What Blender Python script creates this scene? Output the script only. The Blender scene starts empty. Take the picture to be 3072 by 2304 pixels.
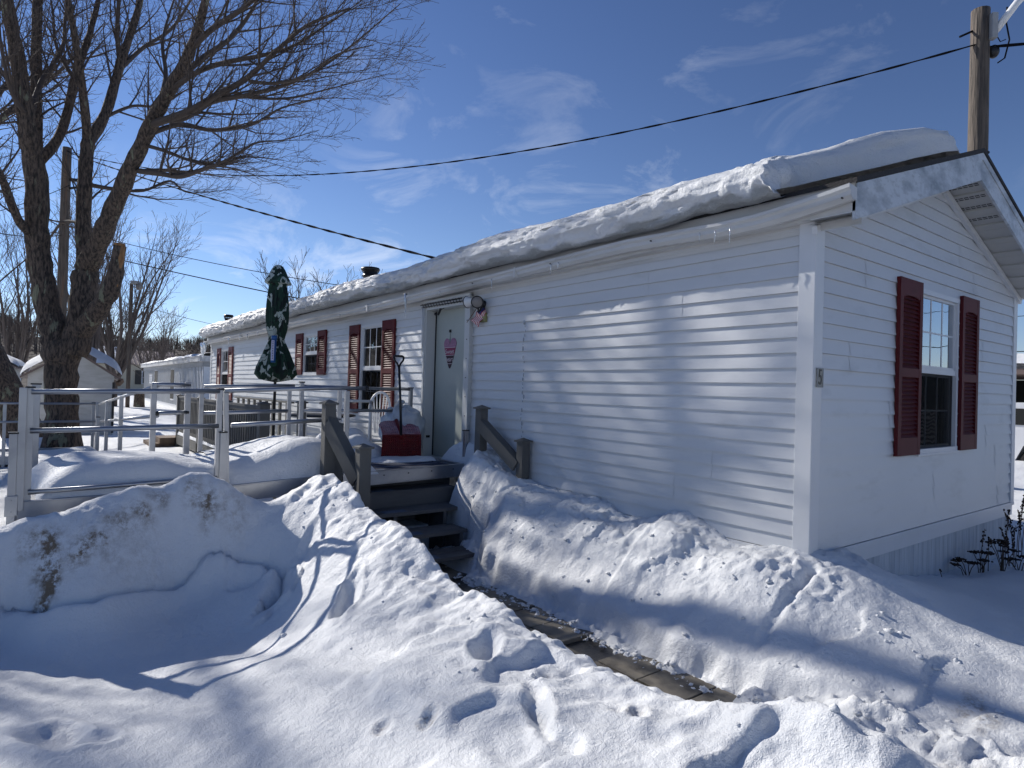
import bpy, bmesh, math, random
import numpy as np
from mathutils import Vector, Matrix
rad = math.radians
S = bpy.context.scene
COL = S.collection

# ------------------------------------------------------------------ camera
YAW, PITCH, ROLL, FPX = -0.916256, 0.00976, 0.028257, 1905.06
cam = bpy.data.cameras.new('camera'); camo = bpy.data.objects.new('camera', cam); COL.objects.link(camo); S.camera = camo
cam.sensor_fit = 'HORIZONTAL'; cam.sensor_width = 36.0; cam.lens = 36.0*FPX/3072.0
cam.clip_start = 0.05; cam.clip_end = 3000
_cy, _sy, _cp, _sp = math.cos(YAW), math.sin(YAW), math.cos(PITCH), math.sin(PITCH)
_f = Vector((_sy*_cp, _cy*_cp, _sp)); _r = Vector((_cy, -_sy, 0)); _u = _r.cross(_f)
_c, _s = math.cos(ROLL), math.sin(ROLL)
_r2 = _r*_c + _u*_s; _u2 = _u*_c - _r*_s
camo.matrix_world = Matrix(((_r2.x, _u2.x, -_f.x, 2.09918), (_r2.y, _u2.y, -_f.y, -4.07044), (_r2.z, _u2.z, -_f.z, 1.65), (0, 0, 0, 1)))

# ------------------------------------------------------------------ sun and sky
SUN_EL, SUN_AZ = rad(31), rad(253.5)       # azimuth clockwise from +Y
sd = Vector((math.sin(SUN_AZ)*math.cos(SUN_EL), math.cos(SUN_AZ)*math.cos(SUN_EL), math.sin(SUN_EL)))
sun = bpy.data.lights.new('sun', 'SUN'); sun.energy = 5.0; sun.angle = rad(0.53); sun.color = (1.0, 0.955, 0.89)
suno = bpy.data.objects.new('sun', sun); COL.objects.link(suno); suno.rotation_euler = sd.to_track_quat('Z', 'Y').to_euler()
world = bpy.data.worlds.new('World'); S.world = world; world.use_nodes = True
wn, wl = world.node_tree.nodes, world.node_tree.links
bg = wn['Background']; bg.inputs[1].default_value = 0.12
sky = wn.new('ShaderNodeTexSky'); sky.sky_type = 'NISHITA'; sky.sun_disc = False
sky.sun_elevation = SUN_EL; sky.sun_rotation = SUN_AZ; sky.altitude = 250; sky.air_density = 1.1; sky.dust_density = 0.0; sky.ozone_density = 2.2
tc = wn.new('ShaderNodeTexCoord'); mp = wn.new('ShaderNodeMapping'); mp.inputs['Scale'].default_value = (1.3, 1.0, 2.4); mp.inputs['Rotation'].default_value = (0.25, -0.5, 0.9); mp.inputs['Location'].default_value = (3.3, 1.7, 0.4)
wl.new(tc.outputs['Generated'], mp.inputs[0])
n1 = wn.new('ShaderNodeTexNoise'); n1.inputs['Scale'].default_value = 4.4; n1.inputs['Detail'].default_value = 9; n1.inputs['Roughness'].default_value = 0.62; n1.inputs['Distortion'].default_value = 0.7
n2 = wn.new('ShaderNodeTexNoise'); n2.inputs['Scale'].default_value = 1.1; n2.inputs['Detail'].default_value = 3
wl.new(mp.outputs[0], n1.inputs[0]); wl.new(tc.outputs['Generated'], n2.inputs[0])
r1 = wn.new('ShaderNodeMapRange'); r1.inputs[1].default_value = 0.55; r1.inputs[2].default_value = 0.86; wl.new(n1.outputs[0], r1.inputs[0])
r2 = wn.new('ShaderNodeMapRange'); r2.inputs[1].default_value = 0.42; r2.inputs[2].default_value = 0.68; wl.new(n2.outputs[0], r2.inputs[0])
mm = wn.new('ShaderNodeMath'); mm.operation = 'MULTIPLY'; wl.new(r1.outputs[0], mm.inputs[0]); wl.new(r2.outputs[0], mm.inputs[1])
# cirrus gathers towards the sun side of the sky
dt = wn.new('ShaderNodeVectorMath'); dt.operation = 'DOT_PRODUCT'; wl.new(tc.outputs['Generated'], dt.inputs[0]); dt.inputs[1].default_value = sd
r3 = wn.new('ShaderNodeMapRange'); r3.inputs[1].default_value = 0.25; r3.inputs[2].default_value = 0.95; r3.inputs[3].default_value = 0.10; r3.inputs[4].default_value = 1.6; wl.new(dt.outputs['Value'], r3.inputs[0])
m2 = wn.new('ShaderNodeMath'); m2.operation = 'MULTIPLY'; m2.use_clamp = True; wl.new(mm.outputs[0], m2.inputs[0]); wl.new(r3.outputs[0], m2.inputs[1])
hs = wn.new('ShaderNodeHueSaturation'); hs.inputs['Saturation'].default_value = 1.0; wl.new(sky.outputs[0], hs.inputs['Color'])
k1 = wn.new('ShaderNodeVectorMath'); k1.operation = 'SCALE'; k1.inputs['Scale'].default_value = 0.126; wl.new(hs.outputs[0], k1.inputs[0])
gm = wn.new('ShaderNodeGamma'); gm.inputs[1].default_value = 1.3; wl.new(k1.outputs[0], gm.inputs[0])
k2 = wn.new('ShaderNodeVectorMath'); k2.operation = 'SCALE'; k2.inputs['Scale'].default_value = 5.9; wl.new(gm.outputs[0], k2.inputs[0])
k3 = wn.new('ShaderNodeVectorMath'); k3.operation = 'MULTIPLY'; k3.inputs[1].default_value = (1.06, 1.0, 1.14); wl.new(k2.outputs[0], k3.inputs[0])
mx = wn.new('ShaderNodeMixRGB'); wl.new(m2.outputs[0], mx.inputs[0]); sz = wn.new('ShaderNodeSeparateXYZ'); wl.new(tc.outputs['Generated'], sz.inputs[0]); hz_ = wn.new('ShaderNodeMapRange'); hz_.inputs[1].default_value = 0.0; hz_.inputs[2].default_value = 0.22; wl.new(sz.outputs[2], hz_.inputs[0])
hc = wn.new('ShaderNodeMixRGB'); hc.inputs[1].default_value = (0.80, 0.92, 1.22, 1); hc.inputs[2].default_value = (1, 1, 1, 1); wl.new(hz_.outputs[0], hc.inputs[0])
k4 = wn.new('ShaderNodeVectorMath'); k4.operation = 'MULTIPLY'; wl.new(k3.outputs[0], k4.inputs[0]); wl.new(hc.outputs[0], k4.inputs[1]); wl.new(k4.outputs[0], mx.inputs[1]); mx.inputs[2].default_value = (9.0, 9.3, 9.8, 1)
wl.new(mx.outputs[0], bg.inputs[0])
S.view_settings.view_transform = 'Standard'; S.view_settings.look = 'None'; S.view_settings.exposure = 0.10; S.view_settings.gamma = 1
S.render.engine = 'CYCLES'
cy = S.cycles; cy.use_denoising = True; cy.max_bounces = 6; cy.diffuse_bounces = 3; cy.glossy_bounces = 3; cy.transparent_max_bounces = 12; cy.transmission_bounces = 4
cy.use_adaptive_sampling = True; cy.adaptive_threshold = 0.02

# ------------------------------------------------------------------ materials
def mat(name, col, rough=0.6, metal=0.0, var=None, bump=None, spec=None, stretch=(1, 1, 1), coat=0, var2=None):
    m = bpy.data.materials.new(name); m.use_nodes = True
    N, L = m.node_tree.nodes, m.node_tree.links; b = N['Principled BSDF']
    c4 = (*col, 1); b.inputs['Base Color'].default_value = c4; b.inputs['Roughness'].default_value = rough; b.inputs['Metallic'].default_value = metal
    if spec is not None: b.inputs['Specular IOR Level'].default_value = spec
    if coat: b.inputs['Coat Weight'].default_value = coat
    t = N.new('ShaderNodeTexCoord'); mp = N.new('ShaderNodeMapping'); mp.inputs['Scale'].default_value = stretch; L.new(t.outputs['Object'], mp.inputs[0])
    out = None
    for v in (var, var2):
        if not v: continue
        sc, col2, lo, hi = v
        n = N.new('ShaderNodeTexNoise'); n.inputs['Scale'].default_value = sc; n.inputs['Detail'].default_value = 6; n.inputs['Roughness'].default_value = 0.6; L.new(mp.outputs[0], n.inputs[0])
        r = N.new('ShaderNodeMapRange'); r.inputs[1].default_value = lo; r.inputs[2].default_value = hi; L.new(n.outputs[0], r.inputs[0])
        x = N.new('ShaderNodeMixRGB'); x.inputs[2].default_value = (*col2, 1); L.new(r.outputs[0], x.inputs[0])
        if out: L.new(out, x.inputs[1])
        else: x.inputs[1].default_value = c4
        out = x.outputs[0]
    if out: L.new(out, b.inputs['Base Color'])
    if bump:
        prev = None
        for sc, st, dist in bump:
            n = N.new('ShaderNodeTexNoise'); n.inputs['Scale'].default_value = sc; n.inputs['Detail'].default_value = 5; L.new(mp.outputs[0], n.inputs[0])
            u = N.new('ShaderNodeBump'); u.inputs['Strength'].default_value = st; u.inputs['Distance'].default_value = dist; L.new(n.outputs[0], u.inputs['Height'])
            if prev: L.new(prev, u.inputs['Normal'])
            prev = u.outputs[0]
        L.new(prev, b.inputs['Normal'])
    return m
def glassmat(name, tint=(0.86, 0.87, 0.87), refl=(0.9, 0.95, 1.0), extra=0.06, rough=0.01):
    m = bpy.data.materials.new(name); m.use_nodes = True; N, L = m.node_tree.nodes, m.node_tree.links
    N.remove(N['Principled BSDF']); o = N['Material Output']
    t = N.new('ShaderNodeBsdfTransparent'); t.inputs[0].default_value = (*tint, 1)
    g = N.new('ShaderNodeBsdfGlossy'); g.inputs['Color'].default_value = (*refl, 1); g.inputs['Roughness'].default_value = rough
    nz = N.new('ShaderNodeTexNoise'); nz.inputs['Scale'].default_value = 1.6; bp_ = N.new('ShaderNodeBump'); bp_.inputs['Strength'].default_value = 0.12; bp_.inputs['Distance'].default_value = 0.02
    L.new(nz.outputs[0], bp_.inputs['Height']); L.new(bp_.outputs[0], g.inputs['Normal'])
    f = N.new('ShaderNodeFresnel'); f.inputs[0].default_value = 1.52
    a = N.new('ShaderNodeMath'); a.operation = 'MULTIPLY_ADD'; a.use_clamp = True; L.new(f.outputs[0], a.inputs[0]); a.inputs[1].default_value = 1.7; a.inputs[2].default_value = extra
    x = N.new('ShaderNodeMixShader'); L.new(a.outputs[0], x.inputs[0]); L.new(t.outputs[0], x.inputs[1]); L.new(g.outputs[0], x.inputs[2]); L.new(x.outputs[0], o.inputs[0])
    return m
def snowmat(name, col=(0.76, 0.775, 0.79), grain=1.0, dcol=(0.20, 0.15, 0.10), lo=0.43, hi=0.64):
    m = bpy.data.materials.new(name); m.use_nodes = True; N, L = m.node_tree.nodes, m.node_tree.links; b = N['Principled BSDF']
    b.inputs['Roughness'].default_value = 0.55; b.inputs['Specular IOR Level'].default_value = 0.35
    t = N.new('ShaderNodeTexCoord'); at = N.new('ShaderNodeAttribute'); at.attribute_name = 'dirt'
    n = N.new('ShaderNodeTexNoise'); n.inputs['Scale'].default_value = 15; n.inputs['Detail'].default_value = 12; n.inputs['Roughness'].default_value = 0.78; L.new(t.outputs['Object'], n.inputs[0])
    r = N.new('ShaderNodeMapRange'); r.inputs[1].default_value = lo; r.inputs[2].default_value = hi; L.new(n.outputs[0], r.inputs[0])
    mu = N.new('ShaderNodeMath'); mu.operation = 'MULTIPLY'; mu.use_clamp = True; L.new(r.outputs[0], mu.inputs[0]); L.new(at.outputs['Fac'], mu.inputs[1])
    x = N.new('ShaderNodeMixRGB'); x.inputs[1].default_value = (*col, 1); x.inputs[2].default_value = (*dcol, 1); L.new(mu.outputs[0], x.inputs[0]); L.new(x.outputs[0], b.inputs['Base Color'])
    prev = None
    for sc, st, dist in ((9, 0.35*grain, 0.03), (48, 0.55*grain, 0.012), (190, 0.8*grain, 0.005)):
        q = N.new('ShaderNodeTexNoise'); q.inputs['Scale'].default_value = sc; q.inputs['Detail'].default_value = 4; L.new(t.outputs['Object'], q.inputs[0])
        u = N.new('ShaderNodeBump'); u.inputs['Strength'].default_value = st; u.inputs['Distance'].default_value = dist; L.new(q.outputs[0], u.inputs['Height'])
        if prev: L.new(prev, u.inputs['Normal'])
        prev = u.outputs[0]
    L.new(prev, b.inputs['Normal'])
    return m
M = {}
M['vinyl'] = mat('white_vinyl_siding', (0.68, 0.69, 0.70), 0.42, var=(0.9, (0.60, 0.615, 0.625), 0.4, 0.75), bump=((220, 0.10, 0.001), (2.2, 0.35, 0.02)), stretch=(0.35, 0.35, 1), var2=(5, (0.52, 0.53, 0.53), 0.56, 0.82))
M['trim'] = mat('white_trim', (0.70, 0.71, 0.72), 0.4, var=(2.2, (0.66, 0.67, 0.66), 0.5, 0.8))
M['dirtytrim'] = mat('stained_trim', (0.60, 0.63, 0.66), 0.5, var=(3.0, (0.28, 0.31, 0.34), 0.46, 0.66), stretch=(1, 1, 2.0), var2=(14, (0.42, 0.44, 0.46), 0.5, 0.7))
M['gutter'] = mat('white_gutter', (0.60, 0.60, 0.59), 0.5, var=(1.5, (0.38, 0.375, 0.36), 0.46, 0.70), stretch=(0.5, 3, 3))
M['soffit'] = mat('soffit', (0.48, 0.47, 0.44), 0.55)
M['skirt'] = mat('skirting', (0.52, 0.56, 0.60), 0.6, var=(3.0, (0.36, 0.40, 0.44), 0.42, 0.7), stretch=(1, 4, 0.3))
M['shutter'] = mat('burgundy_shutter', (0.095, 0.009, 0.012), 0.6, spec=0.25, var=(5, (0.13, 0.018, 0.02), 0.45, 0.8), bump=((60, 0.1, 0.002),))
M['brick'] = mat('faded_burgundy', (0.16, 0.035, 0.03), 0.55)
M['shingle'] = mat('dark_shingle', (0.035, 0.033, 0.033), 0.9, bump=((80, 0.6, 0.006),))
M['door'] = mat('door_paint', (0.42, 0.455, 0.42), 0.4, var=(1.2, (0.36, 0.39, 0.36), 0.35, 0.75))
M['jamb'] = mat('jamb_paint', (0.56, 0.57, 0.56), 0.4)
M['black'] = mat('black_plastic', (0.012, 0.012, 0.013), 0.4)
M['blackm'] = mat('black_metal', (0.015, 0.015, 0.016), 0.35, metal=0.4)
M['alu'] = mat('brushed_aluminium', (0.40, 0.41, 0.43), 0.33, metal=0.9, var=(3, (0.28, 0.29, 0.32), 0.45, 0.75), bump=((90, 0.08, 0.001),))
M['alud'] = mat('aluminium_deck', (0.30, 0.31, 0.32), 0.45, metal=0.6)
M['wood'] = mat('grey_painted_wood', (0.125, 0.122, 0.112), 0.65, var=(5, (0.085, 0.083, 0.078), 0.4, 0.75), bump=((28, 0.25, 0.004),), stretch=(1, 1, 0.25))
M['tread'] = mat('worn_dark_tread', (0.105, 0.106, 0.108), 0.7, var=(6, (0.045, 0.045, 0.047), 0.45, 0.7), bump=((22, 0.4, 0.004),), stretch=(1, 0.2, 1))
M['oldwood'] = mat('weathered_wood', (0.20, 0.13, 0.08), 0.8, var=(5, (0.09, 0.06, 0.045), 0.4, 0.7), bump=((20, 0.5, 0.01),), stretch=(1, 1, 0.15))
M['pole'] = mat('utility_pole_wood', (0.13, 0.105, 0.085), 0.85, var=(26, (0.06, 0.05, 0.042), 0.42, 0.62), var2=(3.5, (0.24, 0.125, 0.06), 0.54, 0.72), bump=((30, 1.0, 0.03),), stretch=(1, 1, 0.07))
M['bark'] = mat('bark', (0.17, 0.125, 0.094), 0.95, var=(26, (0.045, 0.036, 0.03), 0.42, 0.60), var2=(5.0, (0.25, 0.25, 0.17), 0.60, 0.64), bump=((24, 1.0, 0.10), (70, 0.8, 0.02)), stretch=(1, 1, 0.28))
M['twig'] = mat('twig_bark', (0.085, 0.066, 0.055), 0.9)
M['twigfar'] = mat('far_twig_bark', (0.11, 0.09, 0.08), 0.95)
M['snow'] = snowmat('snow')
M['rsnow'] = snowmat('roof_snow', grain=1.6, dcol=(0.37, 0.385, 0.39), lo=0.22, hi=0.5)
M['ice'] = mat('ice', (0.75, 0.8, 0.84), 0.12, spec=0.6)
M['ice'].node_tree.nodes['Principled BSDF'].inputs['Transmission Weight'].default_value = 0.7
M['paver'] = mat('concrete_paver', (0.21, 0.185, 0.145), 0.55, var=(5, (0.11, 0.10, 0.085), 0.42, 0.66), var2=(3.2, (0.055, 0.05, 0.042), 0.47, 0.60), bump=((70, 0.3, 0.003),))
M['wet'] = mat('wet_asphalt', (0.028, 0.027, 0.026), 0.35, bump=((60, 0.5, 0.006),), var=(10, (0.07, 0.066, 0.06), 0.5, 0.7))
M['road'] = mat('damp_asphalt', (0.045, 0.045, 0.047), 0.7, var=(1.5, (0.09, 0.09, 0.095), 0.45, 0.7), bump=((90, 0.4, 0.004),))
M['glass'] = glassmat('window_glass')
M['glassr'] = glassmat('sky_facing_glass', extra=0.30)
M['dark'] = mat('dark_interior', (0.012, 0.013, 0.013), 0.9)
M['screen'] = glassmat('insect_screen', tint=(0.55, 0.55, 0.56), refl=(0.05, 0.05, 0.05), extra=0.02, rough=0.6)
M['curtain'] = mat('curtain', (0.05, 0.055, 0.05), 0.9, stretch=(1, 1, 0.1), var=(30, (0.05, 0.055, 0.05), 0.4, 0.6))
M['redp'] = mat('red_plastic', (0.17, 0.006, 0.006), 0.4, var=(6, (0.11, 0.005, 0.005), 0.4, 0.7))
M['dusted'] = mat('frosted_red_plastic', (0.30, 0.13, 0.17), 0.5, var=(9, (0.40, 0.28, 0.33), 0.4, 0.7))
M['white'] = mat('white_plastic', (0.78, 0.78, 0.77), 0.35)
M['whitem'] = mat('white_enamel_tube', (0.7, 0.7, 0.69), 0.35)
M['navy'] = mat('navy_rug', (0.012, 0.018, 0.045), 0.95, bump=((300, 0.4, 0.002),))
M['rugl'] = mat('pale_rug_stripe', (0.10, 0.13, 0.19), 0.95, bump=((300, 0.4, 0.002),))
M['red'] = mat('flag_red', (0.45, 0.03, 0.04), 0.7); M['flagw'] = mat('flag_white', (0.75, 0.72, 0.7), 0.7); M['flagb'] = mat('flag_blue', (0.03, 0.04, 0.16), 0.7)
M['wire'] = mat('black_cable', (0.010, 0.010, 0.012), 0.95, spec=0.1)
M['lens'] = mat('lamp_lens', (0.22, 0.20, 0.185), 0.3, spec=0.5, bump=((90, 0.6, 0.004),))
M['brass'] = mat('aged_brass', (0.28, 0.27, 0.12), 0.5, metal=0.3)
M['neigh'] = mat('painted_board', (0.66, 0.69, 0.72), 0.6, var=(2, (0.56, 0.6, 0.64), 0.4, 0.7), stretch=(2, 2, 0.3))
M['neighg'] = mat('grey_fascia', (0.33, 0.34, 0.35), 0.6, var=(2, (0.24, 0.25, 0.25), 0.4, 0.7))
M['shedw'] = mat('old_white_shed_wall', (0.55, 0.55, 0.53), 0.75, var=(2.2, (0.44, 0.44, 0.41), 0.42, 0.7), stretch=(1, 1, 4))
M['beige'] = mat('beige_siding', (0.50, 0.45, 0.34), 0.7); M['metalroof'] = mat('brown_metal_roof', (0.16, 0.115, 0.10), 0.5)
M['paintw'] = mat('white_car_paint', (0.72, 0.73, 0.75), 0.25, coat=0.6)
M['tyre'] = mat('tyre_rubber', (0.02, 0.02, 0.02), 0.8)
M['dry'] = mat('dry_stem', (0.10, 0.065, 0.04), 0.9); M['dryd'] = mat('dark_seed_head', (0.03, 0.018, 0.012), 0.95)
M['pinky'] = mat('sign_lilac', (0.30, 0.14, 0.23), 0.6, var=(30, (0.36, 0.19, 0.28), 0.45, 0.6)); M['crimson'] = mat('sign_crimson', (0.22, 0.02, 0.07), 0.6, var=(30, (0.28, 0.03, 0.09), 0.45, 0.6)); M['plum'] = mat('sign_plum', (0.035, 0.008, 0.018), 0.6)
M['signw'] = mat('sign_lettering', (0.62, 0.52, 0.55), 0.6)
M['blue'] = mat('blue_tube', (0.015, 0.10, 0.30), 0.3); M['pale'] = mat('pale_scale', (0.55, 0.55, 0.72), 0.5)
M['tan'] = mat('stone_plaque', (0.38, 0.37, 0.33), 0.7, var=(30, (0.25, 0.25, 0.22), 0.45, 0.65))
M['icesnow'] = mat('grey_roof_ice', (0.30, 0.32, 0.33), 0.35, spec=0.5, var=(3.5, (0.16, 0.17, 0.175), 0.42, 0.66), bump=((12, 0.5, 0.02),), stretch=(0.5, 2, 2))

# ------------------------------------------------------------------ builders
ORG = {}
def thing(name, label, cat, loc=(0, 0, 0), group=None):
    o = bpy.data.objects.new(name, None); COL.objects.link(o); o.location = loc; o.empty_display_size = 0.2
    o['label'] = label; o['category'] = cat
    if group: o['group'] = group
    ORG[o.name] = Vector(loc); return o
def tag(o, label, cat, group=None):
    o['label'] = label; o['category'] = cat
    if group: o['group'] = group
    return o
class MB:
    def __init__(s): s.v = []; s.f = []; s.sm = []
    def quad(s, a, b, c, d): n = len(s.v); s.v += [tuple(a), tuple(b), tuple(c), tuple(d)]; s.f.append((n, n+1, n+2, n+3)); s.sm.append(False); return s
    def poly(s, pts): n = len(s.v); s.v += [tuple(p) for p in pts]; s.f.append(tuple(range(n, n+len(pts)))); s.sm.append(False); return s
    def box(s, c, d, rz=0, mtx=None):
        n = len(s.v); hx, hy, hz = d[0]/2, d[1]/2, d[2]/2; cr, sr = math.cos(rz), math.sin(rz)
        for x, y, z in ((-1,-1,-1),(1,-1,-1),(1,1,-1),(-1,1,-1),(-1,-1,1),(1,-1,1),(1,1,1),(-1,1,1)):
            p = Vector((x*hx, y*hy, z*hz))
            if mtx is not None: p = mtx @ p
            else: p = Vector((p.x*cr-p.y*sr, p.x*sr+p.y*cr, p.z))
            s.v.append((c[0]+p.x, c[1]+p.y, c[2]+p.z))
        for q in ((0,3,2,1),(4,5,6,7),(0,1,5,4),(1,2,6,5),(2,3,7,6),(3,0,4,7)): s.f.append(tuple(n+i for i in q)); s.sm.append(False)
        return s
    def bx(s, x0, x1, y0, y1, z0, z1): return s.box(((x0+x1)/2, (y0+y1)/2, (z0+z1)/2), (abs(x1-x0), abs(y1-y0), abs(z1-z0)))
    def bar(s, a, b, w, h=None, up=(0, 0, 1)):
        a, b = Vector(a), Vector(b); d = b-a; L = d.length; h = h or w
        x = d.normalized(); u = Vector(up)
        if abs(x.dot(u)) > 0.98: u = Vector((0, 1, 0))
        y = u.cross(x).normalized(); z = x.cross(y)
        m = Matrix((x, y, z)).transposed(); return s.box((a+b)/2, (L, w, h), mtx=m)
    def tube(s, pts, r, n=8, caps=True):
        pts = [Vector(p) for p in pts]; k = len(pts); rs = r if isinstance(r, (list, tuple)) else [r]*k; base = len(s.v); ref = None
        for i, p in enumerate(pts):
            t = (pts[min(i+1, k-1)]-pts[max(i-1, 0)]).normalized()
            if ref is None: ref = Vector((0, 0, 1)) if abs(t.z) < 0.9 else Vector((1, 0, 0))
            y = t.cross(ref).normalized(); z = y.cross(t).normalized(); ref = z
            for j in range(n):
                a = 2*math.pi*j/n; q = p + (y*math.cos(a)+z*math.sin(a))*rs[i]; s.v.append(tuple(q))
        for i in range(k-1):
            for j in range(n):
                a = base+i*n+j; b = base+i*n+(j+1) % n; s.f.append((a, b, b+n, a+n)); s.sm.append(True)
        if caps: s.f.append(tuple(base+j for j in range(n))[::-1]); s.f.append(tuple(base+(k-1)*n+j for j in range(n))); s.sm += [False, False]
        return s
    def cyl(s, a, b, r, n=16, r2=None): return s.tube([a, b], [r, r if r2 is None else r2], n)
    def lathe(s, c, prof, n=24, fn=None):
        base = len(s.v); k = len(prof)
        for i, (r, z) in enumerate(prof):
            for j in range(n):
                a = 2*math.pi*j/n; rr = fn(r, z, a) if fn else r; s.v.append((c[0]+rr*math.cos(a), c[1]+rr*math.sin(a), c[2]+z))
        for i in range(k-1):
            for j in range(n):
                a = base+i*n+j; b = base+i*n+(j+1) % n; s.f.append((a, b, b+n, a+n)); s.sm.append(True)
        return s
    def sphere(s, c, r, nu=16, nv=10, sc=(1, 1, 1), fn=None):
        prof = []; base = len(s.v)
        for i in range(nv+1):
            th = math.pi*i/nv
            for j in range(nu):
                ph = 2*math.pi*j/nu; d = Vector((math.sin(th)*math.cos(ph), math.sin(th)*math.sin(ph), math.cos(th))); k = fn(d) if fn else 1
                s.v.append((c[0]+d.x*r*sc[0]*k, c[1]+d.y*r*sc[1]*k, c[2]+d.z*r*sc[2]*k))
        for i in range(nv):
            for j in range(nu):
                a = base+i*nu+j; b = base+i*nu+(j+1) % nu; s.f.append((a, a+nu, b+nu, b)); s.sm.append(True)
        return s
    def build(s, name, m, parent=None, bevel=0):
        me = bpy.data.meshes.new(name); o = bpy.data.objects.new(name, me); COL.objects.link(o)
        off = Vector((0, 0, 0))
        if parent is not None: off = ORG[parent.name]; o.parent = parent; ORG[o.name] = off
        me.from_pydata([(x-off.x, y-off.y, z-off.z) for x, y, z in s.v], [], s.f)
        me.polygons.foreach_set('use_smooth', s.sm)
        if isinstance(m, (list, tuple)):
            for q in m: me.materials.append(M[q])
        else: me.materials.append(M[m])
        me.update()
        if bevel:
            b = o.modifiers.new('bevel', 'BEVEL'); b.width = bevel; b.segments = 2; b.limit_method = 'ANGLE'
        if parent is None: ORG[o.name] = Vector((0, 0, 0))
        return o
def text_part(name, txt, size, mtx, m, parent, depth=0.002, sx=1.0):
    cu = bpy.data.curves.new(name, 'FONT'); cu.body = txt; cu.size = size; cu.extrude = depth; cu.align_x = 'CENTER'; cu.align_y = 'CENTER'
    t = bpy.data.objects.new(name, cu); COL.objects.link(t); dg = bpy.context.evaluated_depsgraph_get(); me = bpy.data.meshes.new_from_object(t.evaluated_get(dg)); bpy.data.objects.remove(t)
    o = bpy.data.objects.new(name, me); COL.objects.link(o); off = ORG[parent.name]
    me.transform(Matrix.Diagonal((sx, 1, 1, 1))); me.transform(mtx); me.transform(Matrix.Translation(-off)); me.materials.clear(); me.materials.append(M[m]); o.parent = parent; ORG[o.name] = off; return o

# ------------------------------------------------------------------ noise
_tab = {}
def vn(x, y, f, seed):
    if seed not in _tab: _tab[seed] = np.random.RandomState(seed).rand(256, 256)*2-1
    T = _tab[seed]; gx, gy = x*f, y*f; ix, iy = np.floor(gx).astype(int), np.floor(gy).astype(int); fx, fy = gx-ix, gy-iy
    fx = fx*fx*fx*(fx*(fx*6-15)+10); fy = fy*fy*fy*(fy*(fy*6-15)+10); a, b, c, d = ix & 255, iy & 255, (ix+1) & 255, (iy+1) & 255
    return (T[a, b]*(1-fx)+T[c, b]*fx)*(1-fy)+(T[a, d]*(1-fx)+T[c, d]*fx)*fy
def fbm(x, y, f, seed, o=4, g=0.5):
    s = 0; a = 1
    for i in range(o): s = s+a*vn(x, y, f, seed+i); f *= 2.07; a *= g
    return s
def sst(a, b, x): t = np.clip((x-a)/(b-a), 0, 1); return t*t*(3-2*t)
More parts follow.
